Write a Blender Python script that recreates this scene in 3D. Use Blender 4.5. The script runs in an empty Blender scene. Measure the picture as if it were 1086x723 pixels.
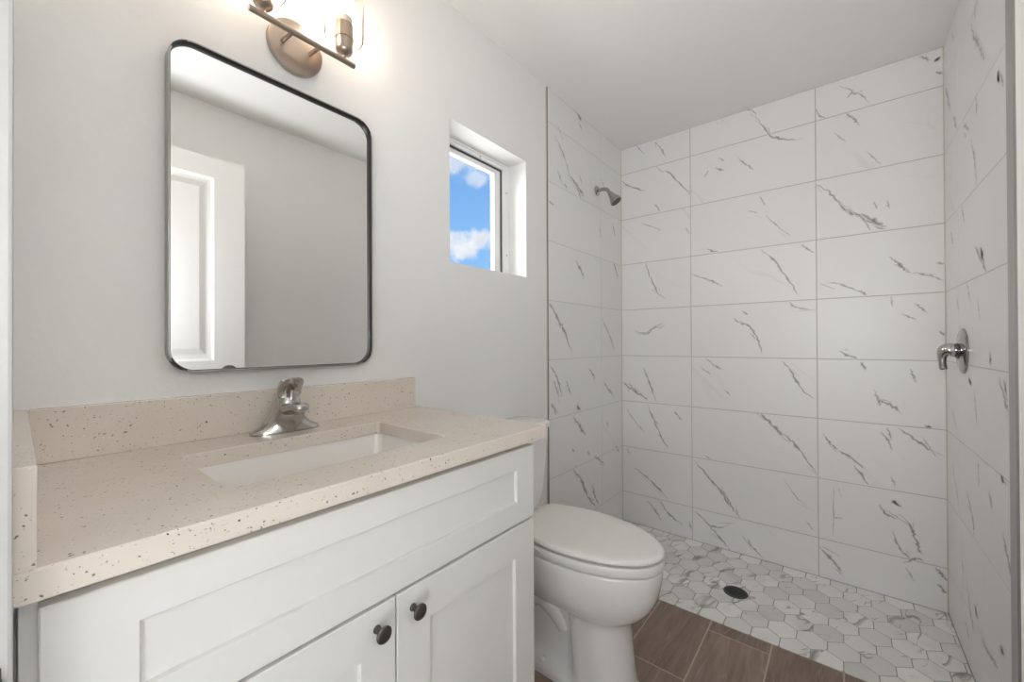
import bpy, bmesh, math, random
from mathutils import Vector, Matrix

random.seed(7)
scene = bpy.context.scene
COL = scene.collection

# ---------------------------------------------------------------- camera, sky, lights, exposure
F_PX = 428.2
cam_data = bpy.data.cameras.new('camera')
cam_data.sensor_fit = 'HORIZONTAL'
cam_data.sensor_width = 36.0
cam_data.lens = F_PX / 1086.0 * 36.0
cam_data.clip_start = 0.01
cam_data.clip_end = 200.0
camera = bpy.data.objects.new('camera', cam_data)
COL.objects.link(camera)
fw = Vector((0.7747176, 0.63228997, 0.00469528))
rt = Vector((0.63230661, -0.77470697, -0.00417737))
up = Vector((-9.96157e-04, -6.205144e-03, 0.99998025))
camera.matrix_world = Matrix(((rt.x, up.x, -fw.x, 0.0), (rt.y, up.y, -fw.y, -1.14177),
                              (rt.z, up.z, -fw.z, 1.179545), (0, 0, 0, 1)))
scene.camera = camera

BULB_STRENGTH = 30.0
BULB_COLOR = (1.0, 0.85, 0.69)
HALL_POWER = 8.5
HALL_COLOR = (0.90, 0.955, 1.0)
BOUNCE_POWER = 13.5
LOW_POWER = 3.0
BOUNCE_COLOR = (0.95, 0.98, 1.0)
SKY_STRENGTH = 1.0
scene.view_settings.view_transform = 'Standard'
scene.view_settings.look = 'None'
scene.view_settings.gamma = 1.0
scene.view_settings.use_curve_mapping = False
scene.view_settings.exposure = 0.62
scene.cycles.max_bounces = 12
scene.cycles.diffuse_bounces = 7
scene.cycles.glossy_bounces = 6
scene.cycles.transparent_max_bounces = 12
scene.cycles.caustics_reflective = False
scene.cycles.caustics_refractive = False


def nd(nt, kind, **kw):
    n = nt.nodes.new(kind)
    for k, v in kw.items():
        if k in ('operation', 'blend_type', 'data_type', 'interpolation_type', 'feature', 'distance', 'noise_dimensions',
                 'attribute_name', 'vector_type', 'rotation_type', 'invert', 'noise_type', 'use_clamp', 'clamp'):
            setattr(n, k, v)
    return n


def mth(nt, op, a, b=None, c=None, clamp=False):
    n = nt.nodes.new('ShaderNodeMath')
    n.operation = op
    n.use_clamp = clamp
    for i, v in enumerate((a, b, c)):
        if v is None:
            continue
        if isinstance(v, (int, float)):
            n.inputs[i].default_value = v
        else:
            nt.links.new(v, n.inputs[i])
    return n.outputs[0]


def mixc(nt, fac, a, b):
    n = nt.nodes.new('ShaderNodeMix')
    n.data_type = 'RGBA'
    for sock, v in ((n.inputs[0], fac), (n.inputs[6], a), (n.inputs[7], b)):
        if isinstance(v, (int, float)):
            sock.default_value = v
        elif isinstance(v, tuple):
            sock.default_value = (v[0], v[1], v[2], 1.0)
        else:
            nt.links.new(v, sock)
    return n.outputs[2]


def maprange(nt, v, a, b, c=0.0, d=1.0, smooth=True):
    n = nt.nodes.new('ShaderNodeMapRange')
    n.interpolation_type = 'SMOOTHSTEP' if smooth else 'LINEAR'
    nt.links.new(v, n.inputs[0])
    for i, x in enumerate((a, b, c, d)):
        n.inputs[i + 1].default_value = x
    return n.outputs[0]


def noise(nt, vec, scale, detail=3.0, rough=0.5, dist=0.0):
    n = nt.nodes.new('ShaderNodeTexNoise')
    if vec is not None:
        nt.links.new(vec, n.inputs['Vector'])
    n.inputs['Scale'].default_value = scale
    n.inputs['Detail'].default_value = detail
    n.inputs['Roughness'].default_value = rough
    n.inputs['Distortion'].default_value = dist
    return n


# --- sky: a blue afternoon gradient with a few cumulus clouds, seen through the small window
world = bpy.data.worlds.new('sky')
scene.world = world
world.use_nodes = True
wt = world.node_tree
wt.nodes.clear()
w_out = wt.nodes.new('ShaderNodeOutputWorld')
w_bg = wt.nodes.new('ShaderNodeBackground')
w_bg.inputs[1].default_value = SKY_STRENGTH
wt.links.new(w_bg.outputs[0], w_out.inputs[0])
w_tc = wt.nodes.new('ShaderNodeTexCoord')
w_sep = wt.nodes.new('ShaderNodeSeparateXYZ')
wt.links.new(w_tc.outputs['Generated'], w_sep.inputs[0])
grad = maprange(wt, w_sep.outputs[2], 0.1, 0.65)
w_sky = mixc(wt, grad, (0.20, 0.39, 0.66), (0.085, 0.22, 0.50))
n_big = noise(wt, w_tc.outputs['Generated'], 26.0, 6.0, 0.6)
n_mid = noise(wt, w_tc.outputs['Generated'], 18.0, 2.0, 0.5)


def cloud_blob(direction, squash, r0, r1, hard):
    """a bank of cloud around one direction of the sky, its edge broken up by noise"""
    d = Vector(direction).normalized()
    sub = wt.nodes.new('ShaderNodeVectorMath')
    sub.operation = 'SUBTRACT'
    wt.links.new(w_tc.outputs['Generated'], sub.inputs[0])
    sub.inputs[1].default_value = d
    mul = wt.nodes.new('ShaderNodeVectorMath')
    mul.operation = 'MULTIPLY'
    wt.links.new(sub.outputs[0], mul.inputs[0])
    mul.inputs[1].default_value = (1, 1, squash)
    ln = wt.nodes.new('ShaderNodeVectorMath')
    ln.operation = 'LENGTH'
    wt.links.new(mul.outputs[0], ln.inputs[0])
    dist = mth(wt, 'ADD', ln.outputs['Value'], mth(wt, 'MULTIPLY', mth(wt, 'SUBTRACT', n_big.outputs[0], 0.5), hard))
    return maprange(wt, dist, r0, r1, 1.0, 0.0)


CLOUDS = [((0.668, 0.707, 0.23), 1.5, 0.02, 0.06, 0.1, 1.0),
          ((0.702, 0.668, 0.246), 1.6, 0.015, 0.055, 0.1, 1.0),
          ((0.631, 0.663, 0.403), 2.6, 0.01, 0.075, 0.16, 0.8),
          ((0.668, 0.641, 0.379), 2.6, 0.01, 0.065, 0.14, 0.55),
          ((0.671, 0.72, 0.177), 2.0, 0.005, 0.035, 0.08, 0.9),
          ((-1.0, 1.0, 0.5), 2.2, 0.2, 0.45, 0.5, 0.9),
          ((0.2, 1.0, 0.45), 2.2, 0.1, 0.3, 0.4, 0.9),
          ((1.0, 1.0, 0.2), 2.6, 0.02, 0.1, 0.25, 0.9)]
cl = None
for d_, sq_, a_, b_, h_, k_ in CLOUDS:
    c_ = mth(wt, 'MULTIPLY', cloud_blob(d_, sq_, a_, b_, h_), k_)
    cl = c_ if cl is None else mth(wt, 'MAXIMUM', cl, c_)
w_cl = mixc(wt, maprange(wt, n_mid.outputs[0], 0.35, 0.65), (0.50, 0.53, 0.60), (0.66, 0.66, 0.66))
w_col = mixc(wt, cl, w_sky, w_cl)
# unseen western glow and bright ground below the horizon, added to light the window reveal
dotn = wt.nodes.new('ShaderNodeVectorMath')
dotn.operation = 'DOT_PRODUCT'
wt.links.new(w_tc.outputs['Generated'], dotn.inputs[0])
dotn.inputs[1].default_value = Vector((-0.78, 0.60, 0.20)).normalized()
west_glow = maprange(wt, dotn.outputs['Value'], 0.72, 0.97)
w_col = mixc(wt, west_glow, w_col, (9.0, 8.6, 8.0))
ground_glow = maprange(wt, w_sep.outputs[2], -0.06, 0.0, 1.0, 0.0)
w_col = mixc(wt, ground_glow, w_col, (3.2, 3.1, 2.95))
wt.links.new(w_col, w_bg.inputs[0])

# --- daylight in the hall the doorway opens to
hl = bpy.data.lights.new('hall_daylight', 'AREA')
hl.shape = 'RECTANGLE'
hl.size = 1.2
hl.size_y = 1.9
hl.energy = HALL_POWER
hl.color = HALL_COLOR
hall_light = bpy.data.objects.new('hall_daylight', hl)
COL.objects.link(hall_light)
hall_light.location = (-1.42, -1.62, 1.25)
hall_light.rotation_euler = (math.radians(90), 0, math.radians(-72))
hall_light['kind'] = 'helper'

# --- doorway lamps: low_flash, and an unseen fill lamp added to brighten the room
for nm, loc, aim, size, watts in (('low_flash', (-0.42, -1.24, 0.45), (0.84, 0.06, 0.54), 0.50, LOW_POWER),
                                  ('ceiling_bounce_fill', (-0.18, -1.15, 1.32), (0.64, -0.50, 0.58), 0.40, BOUNCE_POWER)):
    fl = bpy.data.lights.new(nm, 'AREA')
    fl.shape = 'DISK'
    fl.size = size
    fl.energy = watts
    fl.color = BOUNCE_COLOR
    doorway_lamp = bpy.data.objects.new(nm, fl)
    COL.objects.link(doorway_lamp)
    doorway_lamp.location = loc
    doorway_lamp.rotation_euler = Vector(aim).to_track_quat('-Z', 'Y').to_euler()
    doorway_lamp['kind'] = 'helper'

# ---------------------------------------------------------------- room measures (metres)
XB = 2.55      # shower end wall
YR = -1.494    # wall opposite the mirror
H = 2.463      # ceiling
XE = 1.682     # where wall tile begins
XF = 1.865     # where the shower floor begins
XL = -0.010    # door wall, room side
ROWS = [2.293 - 0.3 * k for k in range(8)]


# ---------------------------------------------------------------- materials
def new_mat(name):
    m = bpy.data.materials.new(name)
    m.use_nodes = True
    nt = m.node_tree
    b = nt.nodes['Principled BSDF']
    return m, nt, b


def plain(name, col, rough=0.5, metal=0.0, spec=0.5, coat=0.0, var=0.0, bump=0.0, bscale=200.0):
    m, nt, b = new_mat(name)
    b.inputs['Base Color'].default_value = (*col, 1)
    b.inputs['Roughness'].default_value = rough
    b.inputs['Metallic'].default_value = metal
    b.inputs['Specular IOR Level'].default_value = spec
    b.inputs['Coat Weight'].default_value = coat
    b.inputs['Coat Roughness'].default_value = 0.06
    tc = nt.nodes.new('ShaderNodeTexCoord')
    if var:
        n = noise(nt, tc.outputs['Object'], 6.0, 3.0)
        f = mth(nt, 'ADD', mth(nt, 'MULTIPLY', mth(nt, 'SUBTRACT', n.outputs[0], 0.5), var), 1.0)
        vm = nt.nodes.new('ShaderNodeVectorMath')
        vm.operation = 'SCALE'
        vm.inputs[0].default_value = col
        nt.links.new(f, vm.inputs[3])
        nt.links.new(vm.outputs[0], b.inputs['Base Color'])
    if bump:
        n2 = noise(nt, tc.outputs['Object'], bscale, 4.0, 0.6)
        bp = nt.nodes.new('ShaderNodeBump')
        bp.inputs['Strength'].default_value = bump
        bp.inputs['Distance'].default_value = 0.002
        nt.links.new(n2.outputs[0], bp.inputs['Height'])
        nt.links.new(bp.outputs[0], b.inputs['Normal'])
    return m


WALL_PAINT = plain('wall_paint', (0.80, 0.795, 0.785), 0.55, var=0.02, bump=0.30, bscale=75.0)
CEIL_PAINT = plain('ceiling_paint', (0.80, 0.79, 0.775), 0.8, var=0.02, bump=0.25, bscale=90.0)
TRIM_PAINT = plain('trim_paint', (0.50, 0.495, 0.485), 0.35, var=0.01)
DOOR_PAINT = plain('door_paint', (0.80, 0.795, 0.78), 0.35, var=0.01)
CAB_PAINT = plain('cabinet_paint', (0.74, 0.735, 0.715), 0.32, var=0.01)
CAB_DARK = plain('cabinet_inside', (0.45, 0.44, 0.43), 0.6, var=0.02)
VINYL = plain('window_vinyl', (0.86, 0.86, 0.85), 0.35, var=0.01)
GASKET = plain('window_gasket', (0.08, 0.08, 0.085), 0.5, var=0.05)
SCREW = plain('screw_head', (0.55, 0.55, 0.54), 0.4, 0.6, var=0.02)
PORCELAIN = plain('porcelain', (0.80, 0.795, 0.78), 0.12, coat=0.6, var=0.01)
SEATPLASTIC = plain('seat_plastic', (0.80, 0.785, 0.765), 0.28, var=0.01)
BASIN = plain('basin_ceramic', (0.80, 0.775, 0.74), 0.12, coat=0.4, var=0.01)
CHROME = plain('chrome', (0.52, 0.505, 0.49), 0.09, 1.0, var=0.04)
CHROME_DARK = plain('dark_chrome', (0.36, 0.36, 0.375), 0.12, 1.0, var=0.04)
CHROME_SATIN = plain('satin_chrome', (0.42, 0.42, 0.41), 0.24, 1.0, var=0.05)
NICKEL = plain('brushed_nickel', (0.44, 0.37, 0.315), 0.32, 1.0, var=0.06, bump=0.04, bscale=400)
PEWTER = plain('dark_pewter', (0.115, 0.105, 0.095), 0.38, 0.85, var=0.12)
FRAME_METAL = plain('mirror_frame_metal', (0.40, 0.39, 0.375), 0.30, 0.95, var=0.05)
FRAME_LIP = plain('mirror_frame_black_lip', (0.012, 0.012, 0.011), 0.4, 0.0, var=0.05)
DRAIN_METAL = plain('drain_metal', (0.10, 0.10, 0.10), 0.35, 0.9, var=0.15)
DRAIN_SHADE = plain('drain_shade', (0.012, 0.012, 0.012), 0.7, var=0.1)  # near-black colour stands in for the shade inside the drain
NOZZLE = plain('spray_face_rubber', (0.09, 0.075, 0.065), 0.5, var=0.1)
CAULK = plain('corner_caulk', (0.60, 0.56, 0.48), 0.6, var=0.08)
EDGE_TRIM = plain('tile_edge_trim', (0.20, 0.19, 0.18), 0.45, 0.3, var=0.06)
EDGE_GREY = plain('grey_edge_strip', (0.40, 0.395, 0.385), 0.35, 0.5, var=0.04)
STRIKE = plain('strike_metal', (0.16, 0.15, 0.14), 0.4, 0.8, var=0.06)
RED_DOT = plain('red_dot', (0.35, 0.02, 0.02), 0.35, var=0.02)
MIRROR = plain('mirror_silver', (0.96, 0.96, 0.955), 0.0, 1.0)
HALL_PAINT = plain('hall_paint', (0.72, 0.70, 0.67), 0.7, var=0.02)

# opal bulb that gives the fixture's light
m_, nt_, b_ = new_mat('opal_bulb')
b_.inputs['Base Color'].default_value = (0.9, 0.88, 0.84, 1)
b_.inputs['Emission Color'].default_value = (*BULB_COLOR, 1)
b_.inputs['Emission Strength'].default_value = BULB_STRENGTH
BULB = m_
BULB_NECK = plain('bulb_plastic_neck', (0.86, 0.80, 0.73), 0.4, var=0.01)


def thin_glass(name, tint, rough, gloss):
    m, nt, b = new_mat(name)
    nt.nodes.remove(b)
    out = [n for n in nt.nodes if n.type == 'OUTPUT_MATERIAL'][0]
    tr = nt.nodes.new('ShaderNodeBsdfTransparent')
    tr.inputs[0].default_value = (*tint, 1)
    gl = nt.nodes.new('ShaderNodeBsdfGlossy')
    gl.inputs['Roughness'].default_value = rough
    gl.inputs['Color'].default_value = (1, 1, 1, 1)
    lw = nt.nodes.new('ShaderNodeLayerWeight')
    lw.inputs['Blend'].default_value = gloss
    mx = nt.nodes.new('ShaderNodeMixShader')
    nt.links.new(lw.outputs['Fresnel'], mx.inputs[0])
    nt.links.new(tr.outputs[0], mx.inputs[1])
    nt.links.new(gl.outputs[0], mx.inputs[2])
    nt.links.new(mx.outputs[0], out.inputs[0])
    return m


SHADE_GLASS = thin_glass('clear_shade_glass', (0.985, 0.965, 0.945), 0.03, 0.045)
PANE_GLASS = thin_glass('window_glass', (0.97, 0.98, 0.985), 0.0, 0.08)


def vein_nodes(nt, uv, ang, scale, width, sparse, stretch):
    """grey marble veining that runs along one slanting direction of the tile"""
    mp = nt.nodes.new('ShaderNodeMapping')
    mp.inputs['Rotation'].default_value = (0, 0, math.radians(ang))
    nt.links.new(uv, mp.inputs['Vector'])
    st = nt.nodes.new('ShaderNodeMapping')
    st.inputs['Scale'].default_value = (stretch, 1.0, 1.0)
    nt.links.new(mp.outputs[0], st.inputs['Vector'])
    # gentle wandering of the vein
    warp = noise(nt, uv, 5.0, 3.0, 0.6)
    wadd = nt.nodes.new('ShaderNodeVectorMath')
    wadd.operation = 'MULTIPLY_ADD'
    nt.links.new(warp.outputs['Color'], wadd.inputs[0])
    wadd.inputs[1].default_value = (0.07, 0.07, 0.0)
    nt.links.new(st.outputs[0], wadd.inputs[2])
    n1 = noise(nt, wadd.outputs[0], scale, 2.0, 0.45)
    ridge = mth(nt, 'ABSOLUTE', mth(nt, 'SUBTRACT', n1.outputs[0], 0.5))
    wmod = noise(nt, wadd.outputs[0], scale * 2.2, 2.0, 0.5)
    wid = mth(nt, 'MULTIPLY', maprange(nt, wmod.outputs[0], 0.40, 0.74), width)
    line = mth(nt, 'SUBTRACT', 1.0, mth(nt, 'DIVIDE', ridge, mth(nt, 'ADD', wid, 0.0006)), clamp=True)
    msk = noise(nt, wadd.outputs[0], scale * 0.9, 1.0, 0.5)
    off = nt.nodes.new('ShaderNodeVectorMath')
    off.operation = 'ADD'
    off.inputs[1].default_value = (17.3, 4.1, 0)
    nt.links.new(wadd.outputs[0], off.inputs[0])
    nt.links.new(off.outputs[0], msk.inputs['Vector'])
    gate = maprange(nt, msk.outputs[0], sparse, sparse + 0.10)
    return mth(nt, 'MULTIPLY', line, gate), line, gate


def marble(name, base, vein, ang, scale, width, sparse, stretch, rough, tone=0.03, strength=1.0, cloud=0.12):
    m, nt, b = new_mat(name)
    uvn = nt.nodes.new('ShaderNodeUVMap')
    uvn.uv_map = 'UVMap'
    v1, l1, g1 = vein_nodes(nt, uvn.outputs[0], ang, scale, width, sparse, stretch)
    v2, l2, g2 = vein_nodes(nt, uvn.outputs[0], ang + 14, scale * 2.1, width * 1.0, sparse + 0.03, stretch * 1.2)
    veins = mth(nt, 'MULTIPLY', mth(nt, 'MAXIMUM', v1, mth(nt, 'MULTIPLY', v2, 0.75)), strength, clamp=True)
    smoke = noise(nt, uvn.outputs[0], 4.5, 3.0, 0.55)
    sm = mth(nt, 'MULTIPLY', maprange(nt, smoke.outputs[0], 0.5, 0.8), cloud)
    at = nt.nodes.new('ShaderNodeAttribute')
    at.attribute_name = 'tone'
    tn = mth(nt, 'ADD', mth(nt, 'MULTIPLY', mth(nt, 'SUBTRACT', at.outputs['Fac'], 0.5), tone * 2), 1.0)
    vm = nt.nodes.new('ShaderNodeVectorMath')
    vm.operation = 'SCALE'
    vm.inputs[0].default_value = base
    nt.links.new(tn, vm.inputs[3])
    c = mixc(nt, sm, vm.outputs[0], (base[0] * 0.62, base[1] * 0.62, base[2] * 0.62))
    c = mixc(nt, veins, c, vein)
    va = nt.nodes.new('ShaderNodeAttribute')
    va.attribute_name = 'vein'
    c = mixc(nt, va.outputs['Fac'], c, vein)
    nt.links.new(c, b.inputs['Base Color'])
    b.inputs['Roughness'].default_value = rough
    b.inputs['Specular IOR Level'].default_value = 0.45
    return m


TILE_MARBLE = marble('marble_wall_tile', (0.79, 0.785, 0.775), (0.12, 0.12, 0.125), 47, 3.2, 0.016, 0.54, 0.20, 0.36,
                     tone=0.012, strength=0.10, cloud=0.04)
HEX_MARBLE = marble('marble_hex_tile', (0.78, 0.77, 0.755), (0.22, 0.205, 0.195), 20, 8.0, 0.07, 0.50, 0.30, 0.4,
                    tone=0.12, strength=0.95, cloud=0.5)
GROUT = plain('tile_grout', (0.34, 0.33, 0.32), 0.8, var=0.06)
WALL_GROUT = plain('wall_grout', (0.46, 0.445, 0.42), 0.8, var=0.06)
SIDE_GROUT = plain('side_wall_grout', (0.60, 0.59, 0.57), 0.8, var=0.05)
PLANK_GROUT = plain('plank_grout', (0.52, 0.41, 0.345), 0.8, var=0.08)


def wood_tile():
    m, nt, b = new_mat('wood_look_tile')
    uvn = nt.nodes.new('ShaderNodeUVMap')
    uvn.uv_map = 'UVMap'
    mp = nt.nodes.new('ShaderNodeMapping')
    mp.inputs['Scale'].default_value = (1.0, 7.0, 1.0)
    nt.links.new(uvn.outputs[0], mp.inputs['Vector'])
    n1 = noise(nt, mp.outputs[0], 2.2, 6.0, 0.6, 0.8)
    n2 = noise(nt, mp.outputs[0], 9.0, 4.0, 0.6, 0.3)
    at = nt.nodes.new('ShaderNodeAttribute')
    at.attribute_name = 'tone'
    f = mth(nt, 'ADD', mth(nt, 'MULTIPLY', n1.outputs[0], 0.7), mth(nt, 'MULTIPLY', n2.outputs[0], 0.3))
    c = mixc(nt, maprange(nt, f, 0.33, 0.68), (0.185, 0.127, 0.100), (0.300, 0.218, 0.176))
    knot = noise(nt, mp.outputs[0], 1.1, 3.0, 0.5, 1.5)
    streak = maprange(nt, mth(nt, 'ABSOLUTE', mth(nt, 'SUBTRACT', knot.outputs[0], 0.5)), 0.0, 0.018, 0.45, 0.0)
    c = mixc(nt, streak, c, (0.38, 0.29, 0.24))
    tn = mth(nt, 'ADD', mth(nt, 'MULTIPLY', mth(nt, 'SUBTRACT', at.outputs['Fac'], 0.5), 0.35), 1.0)
    vm = nt.nodes.new('ShaderNodeVectorMath')
    vm.operation = 'SCALE'
    nt.links.new(c, vm.inputs[0])
    nt.links.new(tn, vm.inputs[3])
    nt.links.new(vm.outputs[0], b.inputs['Base Color'])
    b.inputs['Roughness'].default_value = 0.45
    bp = nt.nodes.new('ShaderNodeBump')
    bp.inputs['Strength'].default_value = 0.12
    bp.inputs['Distance'].default_value = 0.002
    nt.links.new(f, bp.inputs['Height'])
    nt.links.new(bp.outputs[0], b.inputs['Normal'])
    return m


WOOD_TILE = wood_tile()


def quartz():
    m, nt, b = new_mat('speckled_quartz')
    tc = nt.nodes.new('ShaderNodeTexCoord')
    base = (0.675, 0.605, 0.535)
    n0 = noise(nt, tc.outputs['Object'], 9.0, 3.0)
    c = mixc(nt, maprange(nt, n0.outputs[0], 0.3, 0.7), base, (0.705, 0.635, 0.565))
    wn = noise(nt, tc.outputs['Object'], 170.0, 2.0)
    wadd = nt.nodes.new('ShaderNodeVectorMath')
    wadd.operation = 'MULTIPLY_ADD'
    nt.links.new(wn.outputs['Color'], wadd.inputs[0])
    wadd.inputs[1].default_value = (0.009, 0.009, 0.009)
    nt.links.new(tc.outputs['Object'], wadd.inputs[2])
    for sc_, thr, keep, col in ((300.0, 0.34, 0.88, (0.50, 0.43, 0.375)), (200.0, 0.30, 0.90, (0.20, 0.185, 0.175)),
                                (260.0, 0.26, 0.95, (0.80, 0.77, 0.73)), (140.0, 0.27, 0.955, (0.10, 0.095, 0.095))):
        v = nt.nodes.new('ShaderNodeTexVoronoi')
        v.feature = 'F1'
        v.inputs['Scale'].default_value = sc_
        nt.links.new(wadd.outputs[0], v.inputs['Vector'])
        sp = nt.nodes.new('ShaderNodeSeparateColor')
        nt.links.new(v.outputs['Color'], sp.inputs[0])
        on = mth(nt, 'GREATER_THAN', sp.outputs[0], keep)
        dot = maprange(nt, v.outputs['Distance'], thr * 0.75, thr, 1.0, 0.0)
        c = mixc(nt, mth(nt, 'MULTIPLY', on, dot), c, col)
    nt.links.new(c, b.inputs['Base Color'])
    b.inputs['Roughness'].default_value = 0.16
    b.inputs['Specular IOR Level'].default_value = 0.5
    return m


QUARTZ = quartz()


# ---------------------------------------------------------------- mesh helpers
def finish(name, bm, mats, parent=None, smooth=False, autosmooth=None, recalc=True):
    if recalc:
        bmesh.ops.recalc_face_normals(bm, faces=bm.faces[:])
    me = bpy.data.meshes.new(name)
    bm.to_mesh(me)
    bm.free()
    for m in (mats if isinstance(mats, (list, tuple)) else [mats]):
        me.materials.append(m)
    o = bpy.data.objects.new(name, me)
    COL.objects.link(o)
    if smooth:
        for p in me.polygons:
            p.use_smooth = True
        if autosmooth:
            me.set_sharp_from_angle(angle=math.radians(autosmooth))
    if parent is not None:
        o.parent = parent
        o.matrix_parent_inverse = Matrix.Translation(-Vector(parent.location))
    return o


def thing(name, label, cat, loc, group=None):
    o = bpy.data.objects.new(name, None)
    o.empty_display_size = 0.1
    COL.objects.link(o)
    o.location = loc
    o['label'] = label
    o['category'] = cat
    if group:
        o['group'] = group
    return o


def struct(o):
    o['kind'] = 'structure'
    return o


def box(bm, x0, x1, y0, y1, z0, z1, bev=0.0, mat=0, seg=2):
    vs = [bm.verts.new((x, y, z)) for x in (x0, x1) for y in (y0, y1) for z in (z0, z1)]
    idx = ((0, 1, 3, 2), (4, 6, 7, 5), (0, 4, 5, 1), (2, 3, 7, 6), (0, 2, 6, 4), (1, 5, 7, 3))
    fs = [bm.faces.new([vs[i] for i in f]) for f in idx]
    for f in fs:
        f.material_index = mat
    if bev:
        es = list({e for f in fs for e in f.edges})
        r = bmesh.ops.bevel(bm, geom=es, offset=bev, segments=seg, profile=0.5, affect='EDGES')
        for f in r['faces']:
            f.material_index = mat
    return fs


def loft(bm, rings, cap0=True, cap1=True, closed=True):
    """rings: lists of points, same count"""
    vr = [[bm.verts.new(p) for p in r] for r in rings]
    n = len(vr[0])
    for a, b in zip(vr[:-1], vr[1:]):
        for i in range(n if closed else n - 1):
            j = (i + 1) % n
            bm.faces.new((a[i], a[j], b[j], b[i]))
    if cap0:
        bm.faces.new(list(reversed(vr[0])))
    if cap1:
        bm.faces.new(vr[-1])
    return vr


def lathe(bm, prof, origin, axis, n=32, cap0=True, cap1=True):
    """prof: (distance along axis, radius) pairs"""
    ax = Vector(axis).normalized()
    t = Vector((0, 0, 1)) if abs(ax.z) < 0.9 else Vector((1, 0, 0))
    u = ax.cross(t).normalized()
    v = ax.cross(u)
    o = Vector(origin)
    rings = []
    for h, r in prof:
        r = max(r, 1e-5)
        rings.append([o + ax * h + (u * math.cos(2 * math.pi * i / n) + v * math.sin(2 * math.pi * i / n)) * r for i in range(n)])
    return loft(bm, rings, cap0, cap1)


def tube(bm, pts, radii, n=20, cap=True):
    pts = [Vector(p) for p in pts]
    if not isinstance(radii, (list, tuple)):
        radii = [radii] * len(pts)
    rings = []
    prev = None
    for i, p in enumerate(pts):
        d = (pts[min(i + 1, len(pts) - 1)] - pts[max(i - 1, 0)]).normalized()
        if prev is None:
            t = Vector((1, 0, 0)) if abs(d.x) < 0.9 else Vector((0, 0, 1))
            u = d.cross(t).normalized()
        else:
            u = (prev - d * prev.dot(d)).normalized()
        prev = u
        v = d.cross(u)
        rings.append([p + (u * math.cos(2 * math.pi * k / n) + v * math.sin(2 * math.pi * k / n)) * radii[i] for k in range(n)])
    return loft(bm, rings, cap, cap)


def bez(p0, p1, p2, p3, n=12):
    p0, p1, p2, p3 = map(Vector, (p0, p1, p2, p3))
    out = []
    for i in range(n + 1):
        t = i / n
        out.append(p0 * (1 - t) ** 3 + p1 * 3 * t * (1 - t) ** 2 + p2 * 3 * t * t * (1 - t) + p3 * t ** 3)
    return out


def rrect(cx, cy, hx, hy, r, k=6):
    """rounded rectangle outline, counter-clockwise, starting at the +x +y corner"""
    r = min(r, hx - 1e-4, hy - 1e-4)
    pts = []
    for (sx, sy, a0) in ((1, 1, 0), (-1, 1, 90), (-1, -1, 180), (1, -1, 270)):
        for i in range(k + 1):
            a = math.radians(a0 + 90 * i / k)
            pts.append((cx + sx * (hx - r) + r * math.cos(a), cy + sy * (hy - r) + r * math.sin(a)))
    return pts


def smooth(a, b, t):
    t = max(0.0, min(1.0, (t - a) / (b - a)))
    return t * t * (3 - 2 * t)


def lerp_table(tab, x):
    if x <= tab[0][0]:
        return tab[0][1]
    for (a, va), (b, vb) in zip(tab[:-1], tab[1:]):
        if x <= b:
            t = (x - a) / (b - a)
            t = t * t * (3 - 2 * t)
            return va + (vb - va) * t
    return tab[-1][1]


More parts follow.
